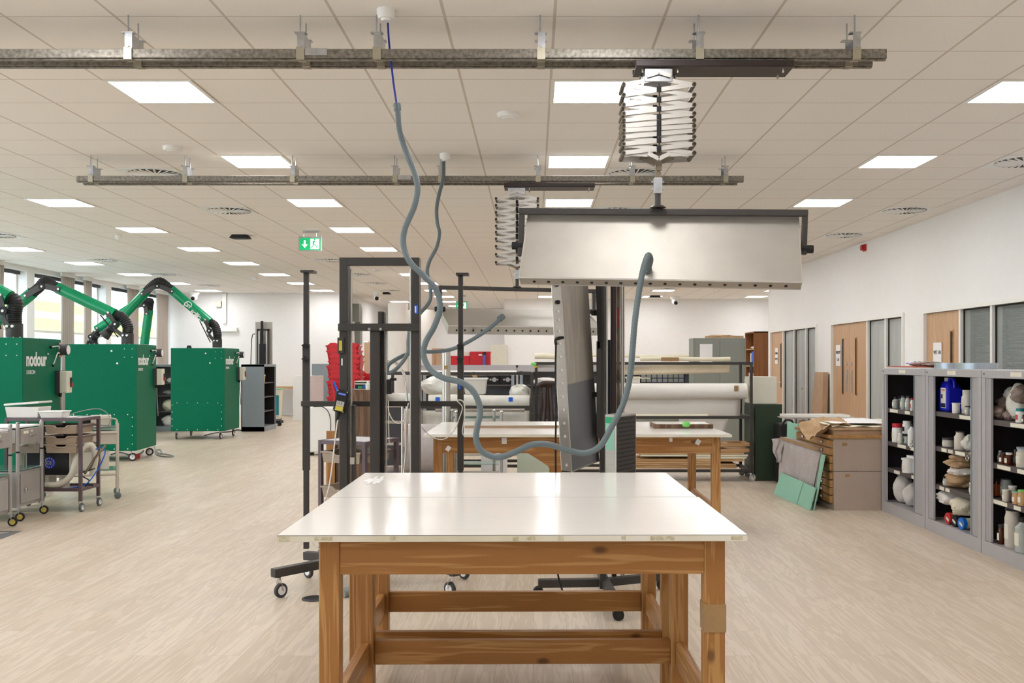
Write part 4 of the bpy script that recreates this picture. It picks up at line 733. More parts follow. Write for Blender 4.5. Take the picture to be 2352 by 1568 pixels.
# logo on third machine's arm
d = (P(481, 739, 18.95)-P(394, 665, 18.95)).normalized(); ang = -math.atan2(d.z, d.x)
LM = T(P(426, 697, 18.85)) @ Matrix.Rotation(-math.atan2(-d.z, d.x)*-1 if False else math.atan2(-d.z, d.x), 4, 'Y') @ RX
text('nellie', .11, 'arm_lettering', 'paper', m3, LM @ T((.17, -.06, 0)), w=True, bold=.004); text('EXTRACTION', .032, 'arm_small_lettering', 'paper', m3, LM @ T((.17, -.10, 0)), w=True)
g = MB(); c0 = T(P(426, 697, 18.85)) @ Matrix.Rotation(math.atan2(-d.z, d.x), 4, 'Y') @ T((.06, 0, 0)); g.tube([c0 @ Vector((.075*math.cos(a), 0, .075*math.sin(a))) for a in [math.radians(q) for q in range(40, 320, 20)]], .007, 6).build('round_logo_ring', 'paper', m3, w=True)
text('CST', .085, 'round_logo_letters', 'paper', m3, LM @ T((-.02, -.03, 0)), w=True, bold=.003)
# floor cables and red plugs
def cable(pts, r, lab, m, plug=None, nm='floor_cable'):
    t = thing(nm, lab, 'cable', (pts[0][0], pts[0][1], 0)); MB().tube(cr([Vector(p) for p in pts], 6), r, 8).build('cord', m, t, w=True, smooth=True)
    if plug:
        p, dd = Vector(pts[-1]), Vector(plug).normalized(); MB().cyl(p+Vector((0, 0, .02)), p+Vector((0, 0, .02))+dd*.09, .03, 14).build('plug_grip', 'white', t, w=True); MB().cyl(p+Vector((0, 0, .02))+dd*.09, p+Vector((0, 0, .02))+dd*.12, .038, 14).build('plug_ring', 'red', t, w=True)
def fp(px, py, h=.012): Y = 3291/(py-HY); return (X_(px, Y), Y, h)
cable([fp(355, 1030, .3), fp(352, 1025, .1), fp(358, 1036), fp(370, 1044), fp(368, 1034), fp(356, 1037), fp(362, 1046), fp(380, 1050), fp(398, 1049), fp(385, 1045), fp(362, 1042)], .01, 'grey cable looped on the floor beside the middle green machine', 'gcable')
cable([fp(255, 1045), fp(275, 1040), fp(300, 1046), fp(318, 1044), fp(330, 1036), fp(318, 1047), fp(309, 1052)], .01, 'dark cable with white plug under the middle green machine', 'dkgrey', (.6, -.6, 0)); cable([fp(470, 1001), fp(495, 995), fp(530, 992), fp(545, 988), fp(558, 990)], .01, 'black cable ending in red plug under the third green machine', 'dkgrey', (.9, -.3, 0))
cable([fp(190, 1046), fp(170, 1052), fp(171, 1045)], .01, 'dark cable with red plug on the floor behind the cream trolley', 'dkgrey', (.3, .7, .2))
lt = bpy.data.objects['lamp_tray']
for z in (1.25, 1.75): MB().bar((.36, 6.06, z), (.42, 6.09, z), .03).build('mounting_arm', 'blk', lt, w=True)
# ================= TROLLEYS AT LEFT
def tray_mb(w, d, h):   # open tray, origin front-left-bottom, front at y=0
    m = MB(); s = .012; m.box(s, w-s, s, d-s, 0, .004)
    for a in (0, 1):
        x0 = 0 if a == 0 else w; xi = s*1.5 if a == 0 else w-s*1.5
        m.hexa([(xi, s, 0), (xi+.002, s, 0), (xi+.002, d-s, 0), (xi, d-s, 0), (x0, 0, h), (x0+.003, 0, h), (x0+.003, d, h), (x0, d, h)])
    m.hexa([(s, d-s, 0), (w-s, d-s, 0), (w-s, d-s+.002, 0), (s, d-s+.002, 0), (0, d, h), (w, d, h), (w, d+.003, h), (0, d+.003, h)])
    # front wall with finger dip
    m.prism([(s, 0, 0), (w-s, 0, 0), (w, -.01, h), (w*.72, -.01, h), (w*.64, -.008, h*.72), (w*.36, -.008, h*.72), (w*.28, -.01, h), (0, -.01, h)], (0, .004, 0))
    m.box(-.008, w*.28, -.016, .004, h-.012, h).box(w*.72, w+.008, -.016, .004, h-.012, h).bar((w*.28, -.01, h-.006), (w*.36, -.01, h*.72-.004), .014, .012, up=(0, 1, 0)).bar((w*.72, -.01, h-.006), (w*.64, -.01, h*.72-.004), .014, .012, up=(0, 1, 0)).box(w*.36, w*.64, -.016, .004, h*.72-.01, h*.72)
    m.box(-.008, 0, 0, d, h-.01, h).box(w, w+.008, 0, d, h-.01, h)
    return m
def gratnell(name, lab, x, y, rz, W, D, H, cols, trays, zsh, cat='trolley'):
    t = thing(name, lab, cat, (x, y, 0), rz); p = .03
    for px, py in ((0, 0), (W-p, 0), (0, D-p), (W-p, D-p)):
        MB().box(px, px+p, py, py+p, .1, H).build('post', 'pur', t, bev=.002); caster(t, px+p/2, py+p/2, .105, .042, 'hose', 'chrome', 1.5)
    for z in [H-.03, zsh]:
        for q in ((p, W-p, .002, .024), (p, W-p, D-.024, D-.002), (.002, .024, p, D-p), (W-.024, W-.002, p, D-p)): MB().box(*q, z, z+.03).build('frame_rail', 'pur', t)
    MB().box(.02, W-.02, .02, D-.02, H-.008, H-.002).build('top_board', 'cabg', t); MB().box(.02, W-.02, .02, D-.02, zsh+.004, zsh+.01).build('bottom_shelf', 'pur', t)
    cw = (W-p)/cols
    for k in range(cols-1): MB().box((k+1)*cw, (k+1)*cw+p*.8, .0, .024, zsh, H-.03).build('post', 'pur', t)
    for c, z in trays:
        x0 = p+.01+c*cw; w = cw-p-.02; o = tray_mb(w, D-.06, .085).build('tray', 'tray', t); o.location = (x0, .0, z)
        MB().box(x0-.012, x0-.006, .03, D-.03, z+.06, z+.075).box(x0+w+.006, x0+w+.012, .03, D-.03, z+.06, z+.075).build('tray_runner', 'pur', t)
    return t
tz = [Z_(996, 9.54), Z_(1021, 9.54), Z_(1040, 9.54)]
tr = gratnell('tray_trolley', 'purple framed double tray trolley with taupe trays at left', X_(10, 9.54), 9.54, .0, X_(187, 9.54)-X_(10, 9.54), .42, .908, 2, [(1, tz[0]), (1, tz[1]), (1, tz[2]), (0, tz[2])], .2)
for z in tz[:2]: tag(MB().blob((-4.66, 9.72, z+.035), (.15, .1, .035), .25, 8).build('tray_contents', 'dkgrey', None, smooth=True), 'dark jumble of parts in the %s taupe tray of the left trolley' % ('top' if z == tz[0] else 'second'), 'parts')
t = thing('storage_tub', 'larger translucent white tub with tilted lid on the purple trolley', 'tub', (X_(63, 9.7), 9.7, .908))
m = MB(); m.hexa([(-.15, -.1, 0), (.15, -.1, 0), (.15, .14, 0), (-.15, .14, 0), (-.165, -.11, .105), (.165, -.11, .105), (.165, .15, .105), (-.165, .15, .105)]); m.build('body', 'clearbox', t, bev=.008); MB().box(-.17, .17, -.12, .16, 0, .02, T((0, 0, .128)) @ Matrix.Rotation(-.07, 4, 'Y')).build('lid', 'clearbox', t, bev=.005)
t = thing('storage_tub', 'small translucent tub at the front of the purple trolley top', 'tub', (X_(123, 9.62), 9.62, .908))
m = MB(); m.hexa([(-.1, -.05, 0), (.1, -.05, 0), (.1, .1, 0), (-.1, .1, 0), (-.115, -.06, .055), (.115, -.06, .055), (.115, .11, .055), (-.115, .11, .055)]); m.build('body', 'clearbox', t, bev=.006); MB().box(-.122, .122, -.068, .118, .055, .068).build('lid', 'white', t, bev=.004)
t = tag(MB().box(-4.75, -4.5, 9.6, 9.85, .909, .914).build('paper_sheet', 'paper'), 'white sheet lying on the purple trolley behind the tubs', 'paper')
t = thing('bench_machine', 'black fronted machine with round star ring CE emblem on the purple trolley bottom shelf', 'machine', (X_(112, 9.6), 9.62, .21))
MB().box(-.23, .2, 0, .22, .13, .38).build('housing', 'cream', t, bev=.006); MB().box(-.22, .19, -.006, 0, .14, .37).build('black_front', 'blk2', t); MB().box(-.12, -.02, .02, .18, 0, .13).build('foot', 'cream', t); MB().box(.08, .11, .02, .18, 0, .13).build('foot', 'cream', t)
MB().prism([(-.14, .02, .38), (-.04, .02, .38), (-.06, .02, .44), (-.12, .02, .44)], (0, .1, 0)).prism([(.05, .02, .38), (.2, .02, .38), (.18, .02, .44), (.07, .02, .44)], (0, .1, 0)).build('top_bracket', 'blk2', t)
g = MB(); c = (0.0, .26); g.cyl((c[0], -.0085, c[1]), (c[0], -.006, c[1]), .058, 28); go = g.build('emblem_disc', 'blue', t)
s = MB()
for k in range(12):
    a = k*math.pi/6; q = Vector((c[0]+.044*math.cos(a), -.009, c[1]+.044*math.sin(a))); s.prism([q+Vector((math.cos(i*math.pi/5+math.pi/2)*(.008 if i % 2 == 0 else .0035), 0, math.sin(i*math.pi/5+math.pi/2)*(.008 if i % 2 == 0 else .0035))) for i in range(10)], (0, -.0012, 0))
s.build('emblem_stars', 'yel', go); text('CE', .045, 'emblem_letters', 'yel', t, T((-.03, -.0095, .245)) @ RX)
MB().tube(cr([(-.28, .05, .02), (-.31, .05, .2), (-.3, .05, .38), (-.22, .05, .45), (-.15, .06, .4)], 8), .035, 14).tube(cr([(-.2, -.04, .06), (0, -.04, .05), (.12, -.04, .06), (.22, -.03, .14), (.26, 0, .3), (.3, .05, .4), (.36, .1, .42), (.39, .12, .3), (.36, .12, .12)], 8), .03, 14).build('cream_hose', 'cream', t, smooth=True)
MB().tube(cr([(.3, .1, .02), (.36, .05, .08), (.3, .0, .15), (.42, .05, .2)], 5), .006, 6).tube(cr([(.25, .05, .01), (.33, .0, .05), (.4, .05, .03)], 5), .008, 6).build('cable', 'blk2', t)
MB().tube(cr([(.2, .0, .01), (.35, .0, .05), (.42, .07, .16), (.48, .08, .28), (.495, .1, .36), (.46, .1, .4), (.4, .1, .38)], 6), .006, 6).build('blue_cable', 'slate', t); MB().tube([(.34, .0, .15), (.42, .04, .3), (.5, .1, .42)], .012, 8).bar((.36, .06, .18), (.48, .02, .4), .01).build('clamp_arms', 'aged', t)
# cream tube trolley behind
t = thing('tube_trolley', 'cream tubular trolley with glass shelf behind the purple trolley', 'trolley', (X_(275, 10.5), 10.5, 0), .42)
for px, py in ((-.75, 0), (-.02, 0), (-.75, .42), (-.02, .42)):
    MB().cyl((px, py, .06), (px, py, .8), .014, 12).build('post', 'cshel', t, smooth='auto'); MB().blob((px, py-.01, .036), (.034, .025, .036), 0, 8).build('ball_caster', 'hose', t, smooth=True)
MB().box(-.75, -.02, 0, .42, .58, .72).build('drawer_body', 'cshel', t, bev=.004); MB().box(-.74, -.03, 0, .42, .745, .752).build('top_glass', 'sglass', t); MB().box(-.74, -.03, 0, .42, .3, .308).build('glass_shelf', 'sglass', t)
m = MB(); 
for z in (.7, .26): m.cyl((-.75, 0, z), (-.02, 0, z), .012).cyl((-.02, 0, z), (-.02, .42, z), .012)
m.tube(cr([(-.75, 0, .8), (-.72, 0, .845), (-.3, 0, .85), (-.06, 0, .85), (-.02, 0, .8)], 5), .009, 8); m.build('rail', 'cshel', t, smooth='auto')
t = thing('power_supply', 'off-white boxy power unit on the lower glass shelf of the cream trolley', 'power unit', (-4.62, 10.45, .309), .42); MB().box(-.2, .12, 0, .2, 0, .19).build('housing', 'cream', t, bev=.006); MB().cyl((.0, -.012, .1), (.0, 0, .1), .04, 16).build('round_socket', 'lock', t)
t = thing('junction_unit', 'cream electrical box with tangled cables on top of the cream trolley', 'electrical box', (-4.62, 10.45, .753), .42); MB().box(-.06, .14, 0, .15, 0, .13).build('housing', 'cream', t, bev=.004); MB().box(-.14, -.06, .0, .12, .0, .13).build('black_transformer', 'blk2', t)
MB().tube(cr([(-.3, .0, .02), (-.1, -.03, .01), (.1, -.04, .02), (.12, .0, .12), (.02, .02, .2), (-.18, .05, .17), (-.3, .05, .12)], 6), .005, 6).tube(cr([(-.25, -.02, .01), (0, -.04, .03), (.2, .0, .01), (.1, -.05, .01)], 6), .006, 6).build('tangled_cable', 'gcable', t)
# silver drawer cabinets on wheels
def silver_cab(x, y, W, D, lab, dr=True, up=True):  # right-front corner at (x,y); body extends -x and +y; drawer face on +x side
    t = thing('instrument_trolley', lab, 'trolley', (x, y, 0))
    for px, py in ((-W, 0), (0, 0), (-W, D), (0, D)):
        MB().cyl((px, py, .12), (px, py, .885), .0155, 14).build('post', 'silver', t, smooth='auto'); MB().cyl((px, py, .885), (px, py, .9), .017, 12).build('post_cap', 'chrome', t); caster(t, px, py, .125, .04, 'rub', 'zinc', .25)
    MB().box(-W+.01, -.01, .01, D-.01, .845, .86).build('top_shelf', 'paper', t); MB().box(-W+.015, -.015, -.012, D-.015, .71, .83).build('drawer_body', 'silver', t)
    if dr:
        d = MB().box(-.015, .012, .03, D-.02, .70, .835).build('drawer', 'silver', t, bev=.003); MB().tube(cr([(.012, D*.4, .775), (.03, D*.42, .772), (.03, D*.6, .772), (.012, D*.62, .775)], 4), .006, 8).build('drawer_handle', 'chrome', d, smooth=True); MB().box(.012, .0135, .08, .17, .79, .815).build('paper_label', 'label', d); MB().box(.012, .0135, .21, .25, .8, .815).build('paper_label', 'label', d)
    MB().box(-W-.0, .0, .0, D, .455, .465).build('glass_shelf', 'sglass', t)
    MB().box(-W+.015, -.012, .0, D-.01, .12, .445).build('cupboard', 'silver', t, bev=.004)
    if dr: d = MB().box(-.012, .0, .06, D-.03, .15, .42).build('cupboard_door', 'silver', t, bev=.004); MB().lathe([(.018, 0), (.02, .01), (.012, .016)]).build('door_knob', 'chrome', d); k = [o for o in C.objects if o.name.startswith('door_knob')][-1]; k.location = (.005, .13, .27); k.rotation_euler = (0, math.pi/2, 0)
    MB().cyl((0.0, D, .62), (0, D, .635), .0175, 12).build('black_band', 'blk2', t); MB().cyl((0.0, 0.0, .62), (0, 0, .635), .0175, 12).build('black_band', 'blk2', t)
    return t
silver_cab(-4.70, 9.0, .5, .44, 'grey metal instrument trolley with drawer and cupboard beside the purple trolley')
silver_cab(-4.62, 8.30, .6, .42, 'front grey instrument trolley cut by the left photo edge')
tag(MB().box(-5.1, -4.68, 8.35, 8.65, .468, .475).build('board', 'chipb'), 'thin board on the glass shelf of the front grey trolley', 'board')
# ================= FAR LEFT
def tambour(name, lab, x0, x1, y0, y1, H, face, shelves, mat_='cabb', inner='cabin'):
    # open fronted cupboard; face in '-y','+x','-x'
    t = thing(name, lab, 'cupboard', ((x0+x1)/2, (y0+y1)/2, 0)); cx, cy = (x0+x1)/2, (y0+y1)/2; a, b, c, d = x0-cx, x1-cx, y0-cy, y1-cy; th = .02
    sides = {'-y': [(a, a+th, c, d), (b-th, b, c, d), (a, b, d-th, d)], '+x': [(a, b, c, c+th), (a, b, d-th, d), (a, a+th, c, d)], '-x': [(a, b, c, c+th), (a, b, d-th, d), (b-th, b, c, d)]}[face]
    m = MB()
    for s in sides: m.box(*s, 0, H)
    m.box(a, b, c, d, H-.05, H).box(a, b, c, d, 0, .1); m.build('carcass', mat_, t, bev=.002)
    e = .021; i = MB(); 
    if face == '-y': i.box(a+e, b-e, d-e-.003, d-e, .101, H-.051)
    if face == '+x': i.box(a+e, a+e+.003, c+e, d-e, .101, H-.051).box(a+e, b-.03, d-e-.003, d-e, .101, H-.051).box(a+e, b-.03, c+e, c+e+.003, .101, H-.051)
    if face == '-x': i.box(b-e-.003, b-e, c+e, d-e, .101, H-.051).box(a+.03, b-e, d-e-.003, d-e, .101, H-.051).box(a+.03, b-e, c+e, c+e+.003, .101, H-.051)
    i.build('inner_lining', inner, t)
    for z in shelves: MB().box(a+e+(.03 if face == '-x' else 0), b-e-(.03 if face == '+x' else 0), c+e+(.02 if face == '-y' else 0), d-e, z-.025, z).build('shelf', 'shelfd', t)
    return t
tambour('tambour_cupboard', 'blue-grey open cupboard seen side-on right of the third green machine', -6.1, -5.62, 20.6, 21.55, 1.40, '+x', [.42, .72, 1.02]); 
t = thing('wooden_tub', 'small slatted wooden tub on the top shelf of the far blue-grey cupboard', 'tub', (-5.75, 20.8, 1.02)); MB().lathe([(.09, 0), (.1, .17), (.09, .17), (.08, .02)], n=14).build('body', 'chipb', t); MB().lathe([(.102, .14), (.104, .16)], n=14).build('rim_band', 'cream', t)
tambour('tambour_cupboard', 'grey open cupboard between the middle and third green machines', -8.05, -7.05, 20.7, 21.17, 1.40, '-y', [.42, .75, 1.02], 'cabb', 'cabm')
for x, z, r, m, lab in ((-7.68, .2, (.17, .15, .13), 'sack', 'white fluffy bag on the bottom of the cupboard between green machines'), (-7.68, .53, (.16, .15, .13), 'cream2', 'cream bag on the middle shelf between green machines'), (-7.65, 1.06, (.1, .1, .06), 'poly', 'small clear bag on upper shelf between green machines'), (-7.7, .8, (.14, .1, .06), 'lock', 'grey parts on the shelf between green machines')):
    tag(MB().blob((x, 20.9, z+.0), r, .14, 10).build('bag', m, None, smooth=True), lab, 'bag')
t = thing('equipment_stand', 'distant stand with aluminium tray standing behind the blue-grey cupboard', 'equipment stand', (-6.6, 24, 0)); q = 24
MB().box(X_(584, q)+6.6, X_(622, q)+6.6, .1, .16, .3, Z_(739, q)).build('lamp_tray', 'alu2', t); MB().box(X_(590, q)+6.6, X_(594, q)+6.6, 0, .05, .1, Z_(756, q)).box(X_(614, q)+6.6, X_(618, q)+6.6, 0, .05, .1, Z_(756, q)).box(X_(590, q)+6.6, X_(618, q)+6.6, 0, .05, Z_(756, q)-.03, Z_(755, q)).build('frame', 'blk', t)
MB().box(X_(594, q)+6.6, X_(597, q)+6.6, -.02, .03, .1, Z_(760, q)).box(X_(611, q)+6.6, X_(614, q)+6.6, -.02, .03, .1, Z_(760, q)).build('guide_rod', 'alu', t); MB().box(X_(600, q)+6.6, X_(605, q)+6.6, -.05, 0, .1, Z_(737, q)).build('centre_post', 'blk2', t); MB().box(X_(597, q)+6.6, X_(611, q)+6.6, -.07, -.04, 1.2, Z_(789, q)).build('carriage', 'blk2', t)
MB().box(-.4, .4, -.3, .3, 0, .1).build('base', 'blk', t); MB().tube(cr([(X_(583, q)+6.6, .1, Z_(766, q)), (X_(576, q)+6.6, .1, Z_(775, q)), (X_(573, q)+6.6, .1, 1.3), (X_(572, q)+6.6, .1, .6)], 5), .01, 6).build('cable', 'blk2', t)
t = thing('side_table', 'long pale-topped table with white legs against the far left wall', 'table', (-6.2, 26.3, 0)); MB().box(-1.0, 1.3, 0, .6, .74, .79).build('top', 'chipb', t)
for a in (-.95, .0, 1.2): MB().box(a, a+.05, .03, .08, 0, .74).build('leg', 'white', t); MB().box(a, a+.05, .5, .55, 0, .74).build('leg', 'white', t)
t = thing('waste_trolley', 'cream and teal waste bin trolley beyond the blue-grey cupboard', 'bin trolley', (X_(636, 22.5), 22.5, 0)); MB().hexa([(-.1, -.12, .16), (.07, -.12, .16), (.07, .12, .16), (-.1, .12, .16), (-.13, -.15, .84), (.1, -.15, .84), (.1, .15, .84), (-.13, .15, .84)]).build('bin', 'cream2', t); MB().box(-.13, .11, -.16, .16, .82, .85).build('lid', 'mint', t); MB().box(.02, .08, -.155, -.13, .25, .7).build('teal_panel', 'teal', t); MB().box(-.1, .12, -.16, .12, .06, .12).cyl((.1, -.17, .045), (.1, -.13, .045), .045).build('wheel_base', 'blk2', t)
t = thing('display_plinth', 'white plinth with curved side standing left of the tall black frame', 'plinth', (X_(673, 24.5), 24.5, 0)); MB().box(0, .43, 0, .5, 0, Z_(863, 24.5)).build('box_body', 'white', t); MB().prism([(.43+.27*math.sin(a), .25-.25*math.cos(a), 0) for a in [k*math.pi/10 for k in range(11)]], (0, 0, Z_(863, 24.5))).build('curved_body', 'whiteshade', t, smooth='auto')  # white plinth; shade on the curved side is put into its colour
t = tambour('tambour_cupboard', 'plain grey cupboard back behind the curved white plinth', X_(718, 25.8), X_(718, 25.8)+1.0, 25.8, 26.27, 1.40, '+x', [.5, .9])
o = MB().box(-.52, .5, -.245, -.24, 0, 1.4).build('back_panel', 'cabb', t)
t = thing('white_appliance', 'low white appliance on feet behind the left pole', 'appliance', (X_(707, 15.3), 15.3, 0)); MB().box(0, .42, 0, .45, .05, .75).build('housing', 'white', t, bev=.02); MB().box(.02, .08, .03, .09, 0, .05).build('foot', 'blk2', t); MB().box(.32, .38, .03, .09, 0, .05).build('foot', 'blk2', t)
MB().tube(cr([(.1, -.01, .77), (.22, -.02, .76), (.32, -.02, .68), (.36, -.02, .5), (.34, -.02, .2)], 5), .006, 6).build('cable', 'blk2', t); MB().prism([(.06, .05, .75), (.26, .05, .76), (.2, .05, .8), (.12, .05, .79)], (0, .12, 0)).build('black_handle', 'blk2', t)
# red crates
def crate_mb(w=.6, d=.4, h=.3):
    m = MB(); q = .004
    def wall(x0, y0, x1, y1, x2, y2, x3, y3, n):   # bottom edge 0-1, top edge 2-3, thickness along n
        n = Vector(n)*q; p = [Vector((x0, y0, .0)), Vector((x1, y1, .0)), Vector((x3, y3, h-.045)), Vector((x2, y2, h-.045))]; m.prism(p, n)
    B = (w/2-.05, d/2-.05); A = (w/2-.012, d/2-.012)
    wall(-B[0], -B[1], B[0], -B[1], -A[0], -A[1], A[0], -A[1], (0, 1, 0)); wall(-B[0], B[1], B[0], B[1], -A[0], A[1], A[0], A[1], (0, -1, 0))
    wall(-B[0], -B[1], -B[0], B[1], -A[0], -A[1], -A[0], A[1], (1, 0, 0)); wall(B[0], -B[1], B[0], B[1], A[0], -A[1], A[0], A[1], (-1, 0, 0)); m.box(-B[0], B[0], -B[1], B[1], 0, .004)
    for yy in (-d/2, d/2-.014): m.box(-w/2, w/2, yy, yy+.014, h-.07, h-.045)
    for xx in (-w/2, w/2-.014): m.box(xx, xx+.014, -d/2, d/2, h-.07, h-.045)
    for yy in (-d/2-.002, d/2-.004): m.prism([(-w/2+.03, yy, h-.045), (w/2-.03, yy, h-.045), (w/2-.09, yy, h), (w*.2, yy, h), (w*.14, yy, h-.025), (-w*.14, yy, h-.025), (-w*.2, yy, h), (-w/2+.09, yy, h)], (0, .006, 0))
    return m
cx = X_(791, 17.7)
c0 = thing('nesting_crate', 'red plastic crate at the bottom of the tall nested stack', 'crate', (cx, 17.9, .02), 0, 'nested red crates in the tall stack'); crate_mb().build('shell', 'red', c0); MB().box(-.25, .25, -.206, -.2, .2, .235).build('rim_handle', 'redd', c0)
POS = ['first', 'second', 'third', 'fourth', 'fifth', 'sixth', 'seventh', 'eighth', 'ninth', 'tenth', 'eleventh', 'twelfth', 'thirteenth', 'fourteenth', 'fifteenth', 'sixteenth', 'seventeenth']
for k in range(1, 17): dup(c0, (cx-(.03 if k % 3 == 0 else 0)+(0 if k < 16 else -.04), 17.9, .02+k*.092), 0 if k % 2 else .01, 'red plastic crate in the tall nested stack, %s from the floor' % POS[k] if k < 16 else 'topmost red crate of the tall nested stack')
c0['label'] = 'red plastic crate on the floor, lowest of the tall nested stack'
tag(MB().tube(cr([(cx-.2, 17.6, 1.12), (cx-.15, 17.55, .9), (cx-.12, 17.55, .5)], 4), .025, 8).build('trolley_handle', 'red'), 'red and blue trolley handle beside the tall red crate stack', 'handle')
t = thing('crate_dolly_handle', 'blue tubular handles standing in front of the tall red crate stack', 'handle', (cx, 17.5, 0)); MB().tube([(-.16, .05, 1.1), (-.06, .03, .85), (-.08, .03, .02)], .02, 8).tube([(.24, .05, 1.1), (.2, .03, .8), (.2, .03, .02)], .02, 8).build('tube', 'slate', t)
dup(c0, (X_(846, 19.0), 19.1, .95), 0, 'red crate half hidden behind the centre black post', 'loose red crates'); tag(MB().box(X_(836, 19), X_(862, 19), 18.8, 19.4, 0, .94).build('plinth_box', 'white'), 'white box carrying the half hidden red crate behind the centre post', 'box')
# wooden cupboard etc.
t = thing('wooden_cupboard', 'old brown wooden cupboard behind the left post of the black frame', 'cupboard', (X_(765, 11.5), 11.5, 0)); zt2 = 1.126
MB().box(.06, .60, 0, .5, 0, zt2).build('carcass', 'oldw', t); MB().hexa([(-.0, .12, 0), (.06, 0, 0), (.06, .5, 0), (0, .5, 0), (0, .12, zt2-.03), (.06, 0, zt2), (.06, .5, zt2), (0, .5, zt2-.03)]).build('side_panel', 'brn', t); MB().box(-.1, .0, .1, .14, 0, .64).build('pine_batten', 'pinez', t)
t = thing('shelf_box', 'low box printed green, black and blue on the old brown cupboard', 'box', (X_(832, 11.6), 11.6, zt2)); MB().box(-.09, .11, 0, .2, 0, .1).build('carton', 'cream', t); MB().box(-.085, .09, -.003, 0, .01, .06).build('blue_print', 'blk2', t); MB().box(-.05, .0, -.005, -.003, .015, .04).build('green_print', 'exg2', t); MB().box(.01, .06, -.005, -.003, .02, .05).build('blue_patch', 'slate', t); MB().box(-.085, .09, -.003, 0, .075, .09).build('dark_band', 'blk2', t)
t = thing('plastic_bottle', 'small clear plastic bottle on the old brown cupboard beside the centre post', 'bottle', (X_(843, 11.45), 11.52, zt2)); MB().lathe([(.028, 0), (.03, .06), (.014, .08), (.014, .085)], n=14).build('body', 'clearbox', t, smooth='auto'); MB().lathe([(.015, .083), (.015, .1)], n=12).build('cap', 'white', t)
gratnell('tray_trolley', 'purple framed tray trolley standing behind the tall black frame', -1.62, 7.42, -.454, .43, .44, .865, 1, [(0, .70), (0, .44)], .3)
# step ladder
t = thing('step_ladder', 'folding step ladder with black treads and chrome rail, behind the black frame', 'step ladder', (X_(905, 9.3), 9.3, 0)); def_ = lambda px, py, Y=9.3: P(px, py, Y)
MB().tube(cr([def_(925, 1185), def_(926, 1110), def_(932, 1040), def_(934, 960), def_(934, 900), def_(928, 860), def_(912, 836), def_(893, 830), def_(880, 832)], 6), .013, 10).build('handrail', 'chrome', t, w=True, smooth=True)
for z0_, z1_ in ((935, 967), (972, 1017), (1022, 1070)):
    MB().hexa([def_(882, z1_), def_(924, z1_), def_(924, z1_, 9.4), def_(882, z1_, 9.4), def_(882, z0_), def_(924, z0_), def_(924, z0_, 9.36), def_(882, z0_, 9.36)]).build('tread', 'dkgrey', t, w=True, bev=.01)
    MB().tube([def_(880, z0_-1), def_(922, z0_-1), def_(926, z0_+4), def_(924, z1_-3), def_(920, z1_), def_(880, z1_)], .007, 8).build('tread_rim', 'chrome', t, w=True)
MB().tube([def_(878, 1185), def_(880, 930)], .012, 8).tube([def_(924, 1185), def_(924, 930)], .012, 8).build('stile', 'alu', t, w=True)
# big white rolls standing in recess
for x, r, h0, h1, lab, m in ((X_(914, 21), .21, 0, Z_(697, 21), 'tall upright white roll seen inside the black frame, left', 'roll'), (X_(944, 21.5), .14, 0, Z_(712, 21.5), 'tall silvery white roll behind the black frame right post', 'clearbox'), (X_(975, 22), .24, 0, Z_(712, 22), 'tall cream upright roll right of the black frame', 'roll')):
    t = thing('upright_roll', lab, 'roll', (x, 21+(x+2.886)*2.2, h0)); MB().cyl((0, 0, 0), (0, 0, h1), r, 28).build('rolled_sheet', m, t, smooth='auto'); MB().cyl((0, 0, h1), (0, 0, h1+.002), r*.4, 16).build('core_hole', 'cabm', t)
# fluted silver post
t = thing('fluted_column', 'fluted silver plastic column standing behind the right black pole', 'column', (X_(1025, 10.6), 10.6, 0)); m = MB(); m.prism([(.042*math.cos(a)*(1+.07*(k % 2)), .042*math.sin(a)*(1+.07*(k % 2)), 0) for k, a in enumerate([i*math.pi/14 for i in range(28)])], (0, 0, Z_(806, 10.6))); m.build('fluted_shaft', 'alu', t); MB().box(-.02, .02, -.05, -.046, 1.37, 1.41).build('brown_tape', 'tapeb', t)
# bubble wrap roll & plastic roll under rack
t = thing('bubble_wrap_roll', 'large bubble wrap roll at the left end of the long table', 'roll', (X_(960, 10.2), 10.2, .55)); MB().cyl((-.35, 0, 0), (.22, 0, 0), .26, 28).build('rolled_sheet', 'bubble', t, smooth='auto'); MB().box(-.3, .2, -.2, .2, -.55, -.25).build('support_box', 'lock', t)
# glass trolley behind table
t = thing('glass_trolley', 'chrome trolley with green edged glass shelves behind the long table', 'trolley', (X_(1095, 10.6), 10.6, 0))
for a in (X_(1038, 10.6), X_(1048, 10.3), X_(1135, 10.6), X_(1152, 10.3)):
    yy = 0 if a in (X_(1038, 10.6), X_(1135, 10.6)) else -.3
    MB().cyl((a-X_(1095, 10.6), yy, .08), (a-X_(1095, 10.6), yy, .92), .016, 12).build('post', 'silver', t, smooth='auto'); MB().cyl((a-X_(1095, 10.6), yy, 0), (a-X_(1095, 10.6), yy, .08), .03, 12).build('foot', 'rub', t); MB().blob((a-X_(1095, 10.6), yy, .93), (.02, .02, .016), 0, 6).build('ball_cap', 'chrome', t, smooth=True)
for z in (.86, .38, .2): MB().box(-.24, .25, -.3, 0, z, z+.008).build('glass_shelf', 'sglass', t)
for q in ((-.27, 0, .74, .19), (-.22, -.3, .3, .25), (-.22, -.3, .13, .25)): MB().cyl((q[0], q[1], q[2]), (q[3], q[1], q[2]), .012).build('rail', 'silver', t)
tag(MB().box(X_(1105, 10.9), X_(1165, 10.9), 10.9, 10.95, 0, .45).build('poster_board', 'paper'), 'white and green printed board leaning below the long table', 'board')
tag(MB().box(X_(1188, 10.9), X_(1275, 10.9), 10.9, 10.98, 0, .52).build('painted_panel', 'pale'), 'pale green painted panel stored under the long table', 'panel')
